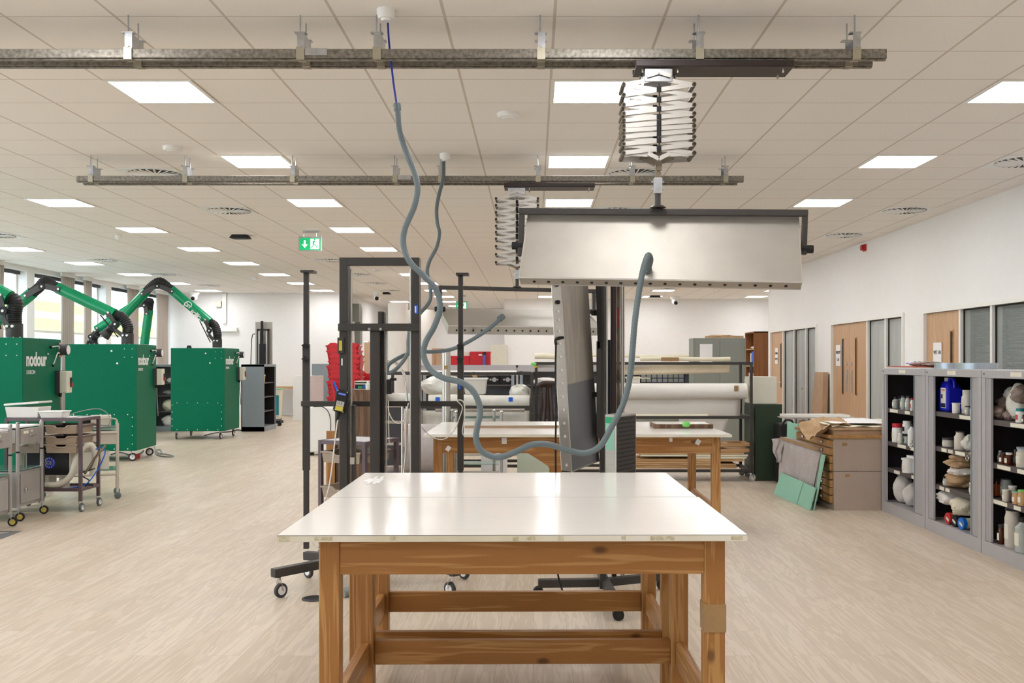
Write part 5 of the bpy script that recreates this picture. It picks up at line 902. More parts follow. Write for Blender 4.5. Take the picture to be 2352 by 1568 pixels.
# ================= ROLL RACKS
def rack(lab, x0, x1, y0, y1, zs, H, extra=None):
    t = thing('roll_rack', lab, 'rack', ((x0+x1)/2, y0, 0)); cx = (x0+x1)/2; r = .017; D = y1-y0
    for a in (x0-cx, x1-cx):
        for b in (0, D): MB().box(a-r, a+r, b-r, b+r, .1, H).build('post', 'blk', t, bev=.002); caster(t, a, b, .1, .045, 'cabg', 'chrome', .5)
    for z in zs:
        for b in (0, D): MB().box(x0-cx+r, x1-cx-r, b-r, b+r, z-r, z+r).build('long_bar', 'blk', t)
        for a in (x0-cx, x1-cx): MB().box(a-r, a+r, r, D-r, z-r, z+r).build('cross_bar', 'blk', t)
    return t
rack('left black roll rack on casters, behind the fluted column', X_(885, 11.5), X_(1222, 11.5), 11.5, 12.1, [1.315, .925, .24], 1.33)
rack('right black roll rack on casters, holding the biggest white roll', X_(1226, 12)+.03, 2.64, 12.0, 12.62, [1.432, .777, .13], 1.45)
def roll(px0, px1, py, r, Y, m, lab, sag=0, core=True, name='fabric_roll'):
    t = thing(name, lab, 'roll', (X_((px0+px1)/2, Y), Y, Z_(py, Y))); L = X_(px1, Y)-X_(px0, Y)
    MB().tube([(-L/2+L*i/8, 0, sag*math.sin(i*.8)) for i in range(9)], r, 24).build('rolled_sheet', m, t, smooth='auto'); 
    if core: MB().cyl((L/2, 0, sag*math.sin(6.4)), (L/2+.004, 0, sag*math.sin(6.4)), r*.35).build('core', 'card', t)
    return t
t = roll(1290, 1713, 898, .098, 12.28, 'roll', 'biggest white roll on the right rack, a brown tape patch at its end'); MB().box(.98, 1.03, -.104, -.095, -.0, .07).build('brown_tape', 'tapeb', t)
tag(MB().grid(lambda u, v: (X_(1290, 12.3)+u*(X_(1702, 12.3)-X_(1290, 12.3)), 12.32+.01*math.sin(u*14)+.05*v*v, Z_(912, 12.3)+v*(Z_(960, 12.3)-Z_(912, 12.3))), 30, 6).build('hanging_sheet', 'roll', None, smooth=True, th=.003), 'white sheet hanging below the biggest roll on the right rack', 'sheet')
tag(MB().grid(lambda u, v: (X_(1560, 12.4)+u*(X_(1676-v*22, 12.4)-X_(1560, 12.4)), 12.42+.01*math.sin(u*9), Z_(958, 12.4)+v*(Z_(1022, 12.4)-Z_(958, 12.4))), 12, 6).build('hanging_sheet', 'roll', None, smooth=True, th=.003), 'lower white sheet hanging behind the long table right end', 'sheet')
roll(1420, 1625, 956, .028, 12.1, 'cream2', 'thin grey-cream roll on the middle bars of the right rack'); roll(1440, 1620, 973, .03, 12.35, 'roll', 'thin roll under the middle bar of the right rack'); roll(1234, 1493, 838, .032, 12.1, 'roll', 'pure white thin roll lying along the right rack top bar')
t = roll(1470, 1677, 824, .026, 12.25, 'cream2', 'cream canvas roll on the right rack top, hanging cloth below', .004); MB().box(-.3, -.08, -.028, -.026, -.03, .02).build('brown_tape', 'tapeb', t)
tag(MB().grid(lambda u, v: (X_(1400, 12.05)+u*(X_(1677, 12.05)-X_(1400, 12.05)), 12.08+.012*math.sin(u*7+v), 1.43+v*(-.12-.02*math.cos(u*2))), 24, 5).build('hanging_canvas', 'canvas', None, smooth=True, th=.003), 'beige canvas hanging over the top bar of the right rack', 'cloth')
roll(1228, 1300, 818, .035, 12.4, 'cream2', 'cream bundle end at the left of the right rack top', .004); roll(1300, 1582, 817, .02, 12.55, 'cream2', 'long thin cream roll along the back of the right rack top', .01)
roll(955, 1187, 856, .028, 11.55, 'roll', 'thin white roll on the top bar of the left rack'); roll(985, 1216, 921, .075, 11.7, 'poly', 'plastic wrapped thick roll on the middle bars of the left rack', .006)
roll(890, 945, 916, .07, 11.7, 'poly', 'plastic wrapped roll end seen inside the black frame', .004); roll(1000, 1205, 942, .02, 11.9, 'alu', 'metal tube under the middle bar of the left rack')
tag(MB().grid(lambda u, v: (X_(968, 11.9)+u*(X_(1216, 11.9)-X_(968, 11.9)), 11.98+.02*math.sin(u*8+v*3), .86-v*.55), 20, 8).build('polythene_sheet', 'poly', None, smooth=True, th=.002), 'dusty polythene sheet hanging on the lower left rack', 'sheet')
tag(MB().blob(P(1020, 886, 12.2), (.28, .2, .13), .12, 10).build('polythene_bundle', 'poly', None, smooth=True), 'crumpled clear polythene bundle on the left rack, left of the white tub', 'bundle')
tag(MB().blob(P(1195, 905, 12.2), (.14, .15, .12), .14, 10).build('polythene_bundle', 'poly', None, smooth=True), 'crumpled polythene at the right end of the left rack', 'bundle')
t = thing('storage_tub', 'big translucent white tub on the left rack behind the hose', 'tub', P(1092, 905, 12.1)); MB().hexa([(-.12, -.1, 0), (.12, -.1, 0), (.12, .15, 0), (-.12, .15, 0), (-.14, -.12, .18), (.14, -.12, .18), (.14, .17, .18), (-.14, .17, .18)]).build('body', 'clearbox', t, bev=.01); MB().box(-.15, .15, -.13, .18, .18, .2).build('lid', 'white', t)
for px, lab in ((1005, 'blue tape square on the plastic wrapped roll, left'), (1173, 'blue tape square on the plastic wrapped roll, right')): tag(MB().box(X_(px, 11.62)-.025, X_(px, 11.62)+.025, 11.618, 11.622, Z_(922, 11.62), Z_(912, 11.62)).build('tape_square', 'slate'), lab, 'tape')
tag(MB().prism([P(1080, 855, 11.5), P(1090, 853, 11.5), P(1097, 866, 11.47), P(1087, 867, 11.47)], (0, .003, 0)).build('tape_square', 'tapeb'), 'brown tape strip hanging on the top bar of the left rack', 'tape')
# leather strips, black bar on right rack's left end
for k, (px, w_, m, dx) in enumerate(((1240, 16, 'leather', -4), (1254, 14, 'leather', 5), (1275, 16, 'leather', 12))):
    a, b = X_(px, 11.8), X_(px+w_, 11.8); sh = dx*11.8/F
    tag(MB().grid(lambda u, v: (a+(b-a)*u+sh*v*v, 11.85-.08*math.sin(v*1.6)+.015*math.sin(u*6), Z_(882, 11.8)-v*(.48)), 6, 12).build('leather_strip', ['rub', 'leather', 'leather'][k] if 0 else m, None, smooth=True, th=.006), ['black leather strip draped on the rack, nearest the left', 'dark twisted leather strip draped between two others', 'brown leather strip draped nearest the upright tray'][k], 'leather strip')
tag(MB().tube(cr([P(1236, 885, 11.9), P(1250, 880, 11.8), P(1270, 880, 11.8), P(1292, 884, 11.9)], 4), .03, 10).build('leather_roll', 'leather', None, smooth=True), 'rounded top fold of the draped dark leather bundle', 'leather')
tag(MB().blob(P(1253, 876, 12.3), (.16, .12, .05), .15, 8).build('white_cloth', 'sack', None, smooth=True), 'crumpled white paper lying above the leather strips', 'paper')
t = thing('tape_dispenser', 'green and yellow clip at the left corner of the right rack', 'clip', P(1226, 836, 11.99)); MB().lathe([(.03, -.02), (.035, 0), (.03, .02)], n=14).build('green_ring', 'lime', t); MB().prism([(0, -.02, -.01), (.06, -.02, -.03), (.01, -.02, -.05)], (0, .02, 0)).build('yellow_flap', 'yel', t)
# timber frames on bottom of right rack
z = .155; k = 0
for (px0, px1, h, m) in ((1420, 1690, .03, 'raww'), (1420, 1688, .022, 'raww'), (1450, 1650, .02, 'chipb'), (1440, 1705, .03, 'raww'), (1590, 1712, .024, 'cream2'), (1470, 1715, .022, 'cream2'), (1462, 1706, .022, 'chipb'), (1465, 1722, .035, 'raww'), (1466, 1600, .028, 'dkgrey')):
    tag(MB().box(X_(px0, 12.1), X_(px1, 12.1), 12.03, 12.5, z, z+h).build('timber_board', m), '%s board at the bottom of the right rack, %s from the floor' % ({'raww': 'honey timber', 'chipb': 'tan', 'cream2': 'cream', 'dkgrey': 'dark grey'}[m], POS[k]), 'board'); z += h+.004; k += 1
t = thing('canvas_stretcher', 'open wooden stretcher frame on top of the board stack', 'frame', (X_(1680, 12.2), 12.05, z)); MB().box(-.35, .22, 0, .05, 0, .03).box(-.35, .22, .4, .45, 0, .03).box(-.35, -.3, .05, .4, 0, .03).box(.17, .22, .05, .4, 0, .03).build('stretcher_bars', 'raww', t); MB().box(-.3, -.05, .05, .3, .02, .03).build('crossbar', 'chipb', t)
# ================= BACK CUPBOARDS
def backcab(x0, n, lab): 
    t = tambour('tambour_cupboard', lab, x0, x0+1.9, 19.5, 19.97, 1.39, '-y', [.45, .8, 1.0], 'cabg', 'cabm'); MB().box(-.95, .95, -.24, -.235, 1.26, 1.34).build('front_rail', 'cabg', t)
    for a in (-.9, .84): MB().box(a, a+.06, -.24, -.2, .1, 1.27).build('shutter_edge', 'cabb', t)
    return t
backcab(X_(966, 19.5), 0, 'long grey open cupboard under the red crates'); backcab(X_(1188, 19.5), 1, 'long grey open cupboard behind the upright aluminium tray'); backcab(X_(1412, 19.5), 2, 'long grey open cupboard behind the canvas rolls')
for px0, px1, lab in ((1118, 1147, 'black rack amplifier with dials, left one in the back cupboard'), (1149, 1178, 'black rack amplifier with large dial, right one in the back cupboard')):
    t = thing('amplifier', lab, 'amplifier', (X_(px0, 19.6), 19.6, 1.0)); w_ = X_(px1, 19.6)-X_(px0, 19.6); MB().box(0, w_, 0, .25, 0, .19).build('case', 'blk2', t)
    for a, r in ((.3, .02), (.6, .045), (.85, .015)): MB().cyl((w_*a, -.02, .1), (w_*a, 0, .1), r, 14).build('dial', 'cabg', t)
def redbox(px0, px1, py0, lab):
    Y = 19.6; t = thing('red_crate', lab, 'crate', (X_(px0, Y), Y, 1.39), group='red crates on the back cupboards'); w_ = X_(px1, Y)-X_(px0, Y); h = Z_(py0, Y)-1.39; m = MB(); m.box(0, w_, 0, .38, 0, h).box(-.008, w_+.008, -.01, .39, h-.03, h-.01); 
    for k in range(4): m.prism([(w_*(k+.2)/4, -.006, h*.55), (w_*(k+.35)/4, -.006, h*.4), (w_*(k+.65)/4, -.006, h*.4), (w_*(k+.8)/4, -.006, h*.55), (w_*(k+.8)/4, -.006, h*.6), (w_*(k+.2)/4, -.006, h*.6)], (0, .006, 0))
    m.build('shell', 'red', t, bev=.004)
    MB().box(w_*.42, w_*.6, -.008, -.005, h*.7, h*.8).build('white_mark', 'paper', t)
redbox(1035, 1079, 817, 'lower red lidded crate at left on the back cupboard'); redbox(1080, 1126, 807, 'taller red lidded crate at right on the back cupboard')
t = thing('spray_can', 'black capped spray can before the taller red crate', 'can', (X_(1112, 19.5), 19.56, 1.39)); MB().cyl((0, 0, 0), (0, 0, .2), .033, 14).build('body', 'purplep', t, smooth='auto'); MB().cyl((0, 0, .2), (0, 0, .255), .03, 14).build('cap', 'blk2', t)
tag(MB().box(X_(1063, 19.9), X_(1080, 19.9), 19.7, 19.9, 1.575, 1.65).build('white_box', 'cream'), 'pale box resting on the lower red crate', 'box')
t = thing('cardboard_box', 'open brown cardboard box left of the fluted column on the back cupboard', 'box', (X_(992, 19.6), 19.6, 1.39)); MB().box(0, .21, 0, .3, 0, .33).build('carton', 'card', t); MB().box(.05, .07, -.01, 0, 0, .2).build('flap_edge', 'tapeb', t)
tag(MB().box(X_(1127, 29.6), X_(1165, 29.6), 29.6, 29.66, 0, Z_(792, 29.6)).build('door_leaf', 'cream'), 'pale cream door panel against the far wall', 'door panel')
# tall grey cupboard
t = thing('metal_cupboard', 'tall grey-green double door metal cupboard at back right', 'cupboard', (X_(1592, 16.5), 16.5, 0)); zc_ = 1.85
MB().box(0, .88, 0, .45, 0, zc_).build('carcass', 'lock', t, bev=.004); MB().box(.03, .44, -.012, 0, .05, zc_-.04).build('door', 'lock', t, bev=.002); MB().box(.445, .85, -.012, 0, .05, zc_-.04).build('door', 'lock', t, bev=.002); MB().box(.11, .32, -.016, -.012, zc_-.42, zc_-.1).build('taped_paper', 'paper', t)
tag(MB().box(X_(1625, 16.6), X_(1708, 16.6), 16.6, 16.85, 1.852, 1.89).blob((X_(1660, 16.6), 16.7, 1.89), (.2, .1, .02), .2, 8).build('wicker_tray', 'kraft', None, smooth=False), 'flat woven tan bundle lying on the tall grey cupboard', 'bundle')
# small drawer storage
t = thing('drawer_organiser', 'navy small parts drawer organiser behind the canvas roll', 'organiser', (X_(1470, 17.5), 17.5, 0)); MB().box(0, .8, 0, .2, 1.08, 1.25).build('case', 'navy', t); MB().box(-.25, .8, 0, .35, 0, 1.079).build('stand', 'lock', t)
for i in range(8):
    for j in range(2): MB().box(.02+i*.096, .1+i*.096, -.012, 0, 1.095+j*.077, 1.155+j*.077).build('drawer', 'clearbox' if 0 else 'lock', t)
t = thing('storage_tub', 'shallow clear tray with cream lid over the biggest white roll', 'tub', (X_(1440, 17.5), 17.5, 1.08)); MB().box(-.0, .4, 0, .2, 0, .11).build('body', 'clearbox', t); MB().box(-.01, .41, -.01, .21, .075, .1).build('cream_lid', 'cream2', t)
# bookcase
t = thing('bookcase', 'brown veneer bookcase side-on beside the far oak door', 'bookcase', (4.12, 18.5, 0)); zz = 2.02
MB().box(.0, .27, 0, .02, 0, zz).box(0, .27, .76, .78, 0, zz).box(.25, .27, .02, .76, 0, zz).box(0, .27, 0, .78, zz-.02, zz+.001).build('carcass', 'walz', t)
for z in (.3, .62, 1.0, 1.38, 1.7): MB().box(.01, .25, .02, .76, z-.018, z).build('shelf', 'chipb', t)
for i, (y, h, w_, m, lab) in enumerate(((.1, .27, .1, 'slate', 'big blue file on the bookcase middle shelf, near end'), (.22, .27, .1, 'slate', 'second big blue file on the bookcase middle shelf'), (.4, .24, .05, 'paper', 'white file on the bookcase middle shelf, far end'))): tag(MB().box(4.15, 4.35, 18.5+y, 18.5+y+w_, 1.38, 1.38+h).build('ring_binder', m), lab, 'file')
for i in range(6): tag(MB().box(4.16, 4.34, 18.55+i*.1, 18.62+i*.1, 1.0, 1.2+.02*(i % 3)).build('book', ['red', 'cream', 'kraft', 'navy', 'redd', 'paper'][i]), '%s upright book on the lower visible bookcase shelf' % ['red', 'cream', 'tan', 'navy', 'dark red', 'white'][i], 'book')
tag(MB().blob((4.22, 18.8, 1.725), (.08, .15, .025), .2, 8).build('folded_cloth', 'sack', None, smooth=True), 'white crumpled item on the bookcase upper shelf', 'cloth')
# green cabinet with cream cabinet on top
t = thing('filing_cabinet', 'dark green steel cabinet standing right of the roll rack', 'cabinet', (2.70, 12.05, 0)); MB().box(0, .33, 0, .6, 0, .935).build('carcass', 'dgreen', t, bev=.004); MB().box(-.012, 0, .03, .57, .05, .9).build('door', 'dgreen', t); MB().cyl((-.03, .1, .8), (-.012, .1, .8), .012).build('lock', 'chrome', t)
t = thing('filing_cabinet', 'cream steel cabinet stacked on the dark green one', 'cabinet', (2.69, 12.1, .937)); MB().box(0, .285, 0, .5, 0, .33).build('carcass', 'cream', t, bev=.004); MB().box(-.01, 0, .03, .47, .02, .3).build('door', 'cream', t)
tag(MB().hexa([(5.0, 17.2, .0), (5.1, 17.2, 0), (5.1, 18.0, 0), (5.0, 18.0, 0), (5.08, 17.35, 1.27), (5.17, 17.35, 1.27), (5.17, 17.85, 1.27), (5.08, 17.85, 1.27)]).build('cardboard_carton', 'card'), 'tall flat cardboard carton leaning on the right wall by the glazing', 'carton')
# ================= PLAN CHEST AND BOARDS
t = thing('plan_chest', 'taupe plan chest with wooden drawers and top, beside the grey cupboards', 'plan chest', (2.915, 9.665, 0)); L = 1.3; W = .95; H = .70
MB().box(.02, W, 0, L, .0, .378).build('lower_carcass', 'taupe', t, bev=.002); MB().box(.02, W, 0, L, .382, H).build('upper_carcass', 'taupe', t, bev=.002)
MB().box(-.02, W+.01, -.012, L+.01, H, H+.032).build('wooden_top', 'beech', t, bev=.003)
zs = [.615, .535, .458, .385, .30, .222, .147, .07]
for i, z in enumerate(zs):
    d = MB().box(-.012, .02, .03, L-.03, z, z+.066).build('drawer', 'beech', t, bev=.003)
    for yy in (.25, .95): MB().box(-.02, -.012, yy, yy+.08, z+.018, z+.05).build('label_holder', 'aged', d); MB().box(-.022, -.02, yy+.008, yy+.072, z+.024, z+.044).build('card_label', 'paper', d)
for y_, z_, s in ((.1, .66, .05), (.13, .355, .045)): MB().box(y_+.0, y_+s, -.003, 0, z_-.03, z_).build('tan_tape', 'tapeb', t)
# papers on top
t = thing('flat_box', 'flat cardboard folio with white sheets on the plan chest', 'folio', (2.95, 9.7, .733)); MB().box(.0, .9, 0, 1.2, 0, .05).build('folio', 'card', t); MB().box(-.02, .92, -.02, 1.22, .05, .075).build('kraft_wrap', 'kraft', t)
MB().grid(lambda u, v: (-.02+.9*u, .0+1.15*v, .085+.015*math.sin(u*5+1)*math.sin(v*4)+.005*math.sin(u*23+v*17)), 24, 24).build('cream_sheets', 'cream2', t, smooth=True, th=.004)
MB().grid(lambda u, v: (.02+.6*u, .1+.95*v, .112+.008*math.sin(u*6)*math.sin(v*7)), 12, 12).build('white_sheet', 'paper', t, smooth=True, th=.003)
random.seed(3)
tag(MB().grid(lambda u, v: (2.76+.36*u, 9.72+.6*v, .86-(1-u)**1.6*.2*(.7+.3*math.sin(5*v))+.03*math.sin(7*v+4*u)+.012*math.sin(17*u+13*v)+random.uniform(-.007, .007)), 16, 18).build('kraft_paper', 'kraft', None, smooth=False, th=.003), 'crumpled brown kraft paper spilling over the plan chest corner', 'paper')
t = thing('glass_sheet_stack', 'grey shiny sheet stack sticking out behind the kraft paper', 'sheets', (2.70, 10.6, .84)); MB().box(0, .8, 0, .35, 0, .008).build('lower_sheet', 'alud', t); MB().box(.02, .7, .02, .33, .012, .04).build('upper_sheets', 'glass' if 0 else 'poly', t)
# leaning boards
def board(pts, th, m, lab, name='foam_board'):
    p = [P(*q) for q in pts]; t = thing(name, lab, 'board', tuple((p[0]+p[1])/2)); slab_ = MB().prism(p, (th, 0, 0)); slab_.build('panel', m, t, w=True); return t, p
board([(1777, 1134, 10.86), (1829, 1158, 10.06), (1844, 1107, 10.08), (1794, 1085, 10.88)], .012, 'mint', 'widest low mint foam board leaning at the front, left')
board([(1831, 1158, 10.05), (1859, 1172, 9.65), (1872, 1121, 9.67), (1846, 1108, 10.08)], .012, 'mint', 'small low mint foam board leaning at the front, right')
board([(1866, 1172, 9.68), (1868, 1172.5, 9.64), (1894, 1044, 9.68), (1886, 1043, 9.98)], .012, 'mint', 'narrow tall mint foam board against the drawer fronts')
board([(1805, 1140, 11.15), (1829, 1128, 10.95), (1832, 974, 11.15), (1808, 968, 11.35)], .012, 'mint', 'tall mint foam board standing behind the bubble wrap parcel')
t, p = board([(1790, 1112, 11.07), (1866, 1150, 9.98), (1886, 1031, 9.95), (1798, 1003, 11.05)], .05, 'bubble', 'grey picture parcel wrapped in bubble wrap leaning on the plan chest', 'wrapped_picture')
MB().grid(lambda u, v: p[0].lerp(p[1], u).lerp(p[3].lerp(p[2], u), v)+Vector((-.012-.008*math.sin(u*40+v*3), 0, .0)), 60, 6).build('pleated_wrap', 'bubble', t, w=True, smooth=True, th=.002)
q = [P(1772, 1008, 11.1), P(1800, 1004, 11.0), P(1796, 1060, 11.0), P(1782, 1062, 11.05)]
MB().grid(lambda u, v: q[0].lerp(q[1], u).lerp(q[3].lerp(q[2], u), v)+Vector((.01*math.sin(v*9), .015*math.sin(u*9+v*6), 0)), 10, 10).build('loose_wrap_corner', 'bubble', t, w=True, smooth=True, th=.002)
MB().bar(p[3]+Vector((-.025, 0, -.01)), p[2]+Vector((-.025, 0, -.01)), .006, .03).build('tape_edge', 'tapeb', t, w=True)
t = thing('black_case', 'black rounded case on the floor behind the boards', 'case', (X_(1806, 11.7), 11.7, 0)); MB().box(-.08, .12, 0, .3, 0, .72).build('body', 'blk2', t, bev=.03); MB().tube(cr([(-.05, -.01, .7), (-.02, -.03, .76), (.05, -.03, .76), (.09, -.01, .7)], 4), .012, 8).build('handle', 'blk2', t)
# ================= RIGHT SUPPLY CUPBOARDS
XF = 3.40; XB = 3.87
def supply(y0, y1, lab, shelves, o0, o1, keys=False):   # opening y range o0(near)..o1(far)
    t = thing('tambour_cupboard', lab, 'cupboard', (XF, y0, 0)); D = XB-XF; L = y1-y0; H = 1.39
    MB().box(0, D, 0, .02, 0, H-.02).box(0, D, L-.02, L, 0, H-.02).box(D-.02, D, .02, L-.02, 0, H-.02).box(0, D, .02, L-.02, 0, .1).build('carcass', 'cabg', t)
    MB().box(-.004, D, 0, L, H-.06, H).build('top', 'cabg', t, bev=.003); MB().box(-.003, 0, .0, L, 0, .105).build('plinth', 'cabg', t)
    MB().box(-.003, .03, 0, .06, .105, H-.06).build('frame_stile', 'cabg', t); MB().box(-.003, .03, L-.06, L, .105, H-.06).build('frame_stile', 'cabg', t)
    a = o0-y0; b = o1-y0; m = MB(); y = .06
    while y < a: m.box(.004, .022, y, y+.017, .106, H-.062); y += .02
    m.build('tambour_shutter', 'cabg', t); m = MB(); y = b
    while y < L-.06: m.box(.004, .022, y, min(y+.017, L-.06), .106, H-.062); y += .02
    m.build('tambour_shutter', 'cabg', t); MB().box(-.002, .02, a-.004, a+.012, .106, H-.062).build('shutter_edge', 'cabb', t)
    MB().box(.025, D-.021, L-.026, L-.021, .11, H-.07).box(.025, D-.021, .021, .026, .11, H-.07).box(D-.026, D-.021, .026, L-.026, .11, H-.07).build('inner_lining', 'cabin', t)
    for z, labs in shelves:
        s = MB().box(.03, D-.03, .03, L-.03, z-.022, z).build('shelf', 'shelfd', t)
        MB().box(.026, .03, .03, L-.03, z-.04, z).build('shelf_lip', 'shelfd', s)
        for u, w_ in labs: MB().box(.0235, .026, u-y0, u-y0+w_, z-.035, z-.006).build('shelf_label', 'label', s)
    MB().box(-.006, -.003, L*.42, L*.42+.16, H-.045, H-.012).build('cream_label', 'label', t); text('bisley'[:0] or 'CSL', .016, 'maker_lettering', 'blk2', t, T((-.0045, L-.03, H-.035)) @ RN)
    if keys: MB().cyl((-.02, a+.0, .74), (0, a+.0, .74), .012).tube([(-.02, a+.03+.022*math.cos(q), .70+.022*math.sin(q)) for q in [k*math.pi/6 for k in range(13)]], .003, 6).build('lock_and_key', 'chrome', t)
    return t
supply(8.585, 9.65, 'first grey tambour cupboard, farthest, beside the plan chest', [(1.005, [(9.3, .2), (9.0, .12)]), (.685, [(9.1, .2), (8.86, .12)]), (.43, [(9.25, .14), (8.9, .06)])], 8.83, 9.55, True)
supply(7.508, 8.575, 'second grey tambour cupboard with blue jerrycan, in the middle', [(1.03, [(7.75, .2)]), (.735, [(8.2, .1), (8.08, .09), (7.85, .18)]), (.41, [(8.25, .09), (8.14, .08)])], 7.68, 8.42, True)
supply(6.43, 7.498, 'third grey tambour cupboard, nearest, cut by the right photo edge', [(1.02, [(6.85, .25)]), (.70, [(7.1, .2), (6.9, .1)]), (.435, [(7.15, .22), (6.95, .1)])], 6.6, 7.36)
def jar(px, X, z, r, h, body, lid, lab, neck=.7, cat='jar', label_=True, lh=.14, fill=None, liq=.5, name=None):
    Y = F*X/(px-VX); t = thing(name or (cat.replace(' ', '_')), lab, cat, (X, Y, z)); nk = r*neck
    MB().lathe([(r*.94, 0), (r, h*.03), (r, h*.7), (nk, h*.82), (nk, h*(1-lh))], n=20).build('body', body, t, smooth='auto')
    if fill: MB().lathe([(r*1.004, h*.03), (r*1.004, h*liq)], n=20).build('contents', fill, t, smooth='auto')
    MB().lathe([(nk*1.12, h*(1-lh)), (nk*1.12, h)], n=18).build('lid', lid, t, smooth='auto')
    if label_:
        m = MB(); m.grid(lambda u, v: (-(r+.0022)*math.cos(-.9+1.5*u), -(r+.0022)*math.sin(-.9+1.5*u)*1.0, h*(.2+.36*v)), 8, 1); m.build('paper_label', 'label' if label_ is True else label_, t, smooth=True)
    return t
x1 = 3.47
# cupboard 1 (z shelves .11,.43,.685,1.005)
for a in [(2057, x1, 1.005, .03, .11, 'clearp', 'dkgrey', 'small squeeze bottle at far left of the first cupboard top shelf', .4, 'bottle', True, .2), (2067, 3.55, 1.005, .03, .11, 'clearp', 'dkgrey', 'small bottle half hidden behind the squeeze bottle, first cupboard', .4, 'bottle', True, .2),
          (2075, x1, 1.005, .026, .13, 'clearp', 'dkgrey', 'left glass bottle with dark band on the first cupboard top shelf', .7, 'bottle', True, .14), (2086, x1, 1.005, .026, .13, 'clearp', 'dkgrey', 'right glass bottle with dark band on the first cupboard top shelf', .7, 'bottle', True, .14), (2095, 3.45, 1.005, .018, .115, 'white', 'red', 'slim white bottle with red cap on the first cupboard top shelf', .6, 'bottle', 'pinkb', .14),
          (2061, x1, .685, .048, .18, 'white', 'red', 'white tub with big red lid in the first cupboard', .85, 'tub', True, .22), (2068, 3.44, .685, .025, .1, 'clearbox', 'white', 'small pale jar before the red lidded tub', .85, 'jar', True, .12), (2084, 3.52, .775, .045, .12, 'white', 'white', 'white screw tub stacked on a jar, first cupboard', .8, 'tub', 'blk2', .16), (2083, 3.50, .685, .04, .088, 'clearp', 'blk2', 'green labelled jar under the white tub, first cupboard', .9, 'jar', 'exg2', .2), (2094, 3.45, .685, .035, .2, 'paper', 'dkgrey', 'tall white square-shouldered bottle beside the shutter, first cupboard', .4, 'bottle', False, .12),
          (2089, 3.46, .43, .065, .135, 'white', 'white', 'round white tub with blue marks on the third shelf of the first cupboard', .98, 'tub', True, .12)]: jar(*a)
tag(MB().box(3.47, 3.66, 9.02, 9.2, .431, .585).build('carton', 'paper'), 'white carton behind the round tub in the first cupboard', 'carton')
for px, zz_, r, lab in ((2076, .24, (.1, .09, .14), 'tall white sack on the first cupboard floor'), (2098, .21, (.1, .06, .11), 'second white sack by the shutter in the first cupboard'), (2082, .37, (.09, .1, .05), 'crumpled pale bag above the sacks in the first cupboard')):
    X = 3.55 if zz_ < .3 else 3.62; tag(MB().blob((X, F*X/(px-VX), zz_), r, .09, 10, .95, .35).build('sack', 'sack', None, smooth=True), lab, 'sack')
# cupboard 2
X = 3.55; Y = F*X/(2182-VX); t = thing('jerrycan', 'blue plastic jerrycan with white cap in the second cupboard', 'jerrycan', (3.5, 8.35-.1, 1.031)); t.location = (3.53, F*3.53/(2180-VX)-.0, 1.031); WM[t.name] = T(t.location)
MB().hexa([(-.06, -.1, 0), (.08, -.1, 0), (.08, .1, 0), (-.06, .1, 0), (-.06, -.1, .2), (.08, -.1, .2), (.08, .1, .2), (-.06, .1, .2)]).build('body', 'bluep', t, bev=.02)
MB().hexa([(-.055, -.095, .19), (.075, -.095, .19), (.075, .095, .19), (-.055, .095, .19), (-.03, -.04, .255), (.05, -.04, .255), (.05, .085, .255), (-.03, .085, .255)]).build('shoulder', 'bluep', t, bev=.015)
MB().tube(cr([(.01, -.085, .2), (.01, -.08, .25), (.01, -.05, .272), (.01, .0, .272), (.01, .02, .25)], 5), .013, 10).build('handle', 'bluep', t, smooth=True); MB().cyl((.01, .065, .25), (.01, .065, .285), .022, 16).build('cap', 'white', t)
MB().box(-.063, -.0605, -.08, .02, .03, .2).build('front_label', 'label', t); MB().box(-.065, -.063, -.06, .0, .175, .19).build('red_logo_panel', 'redd', t); text('EVO-STIK', .013, 'label_lettering', 'paper', t, T((-.0655, .0, .178)) @ RN); MB().box(-.0645, -.063, -.02, .01, .11, .145).build('barcode', 'dkgrey', t); MB().box(-.0645, -.063, -.075, .015, .035, .07).build('navy_panel', 'navy', t)
for a in [(2196, 3.45, 1.031, .03, .085, 'white', 'white', 'small white tub before the blue jerrycan', 1.0, 'tub', False, .1), (2222, 3.53, 1.031, .045, .19, 'clearbox', 'cream', 'large hazy bottle with yellow-cream label in the second cupboard', .75, 'bottle', 'cream2', .2), (2223, 3.45, 1.031, .022, .07, 'clearp', 'dkgrey', 'little brown-white jar on the second cupboard top shelf', .8, 'jar', True, .15), (2232, 3.44, 1.031, .014, .07, 'white', 'white', 'tiny white bottle at the shutter edge, second cupboard', .6, 'bottle', False, .2),
          (2178, 3.5, .736, .047, .075, 'clearp', 'dkgrey', 'short wide jar of white powder in the second cupboard', .95, 'jar', True, .2, 'powder', .7), (2205, 3.48, .736, .045, .15, 'powder', 'dkgrey', 'tall wired glass jar of pale powder in the second cupboard', .7, 'jar', False, .06),
          (2174, 3.48, .411, .028, .07, 'clearp', 'blk2', 'small dark-lidded jar alone on the third shelf of the second cupboard', .9, 'jar', True, .16), (2231, 3.44, .411, .016, .09, 'clearp', 'white', 'small jar at the shutter on the third shelf, second cupboard', .9, 'jar', True, .12)]: jar(*a)
def bag(px, X, z, r, m, lab, nm='bag', jit=.16): tag(MB().blob((X, F*X/(px-VX), z+r[2]*.9), r, jit, 10, .9, .25 if m in ('bagm', 'poly') else 0).build(nm, m, None, smooth=True), lab, 'bag')
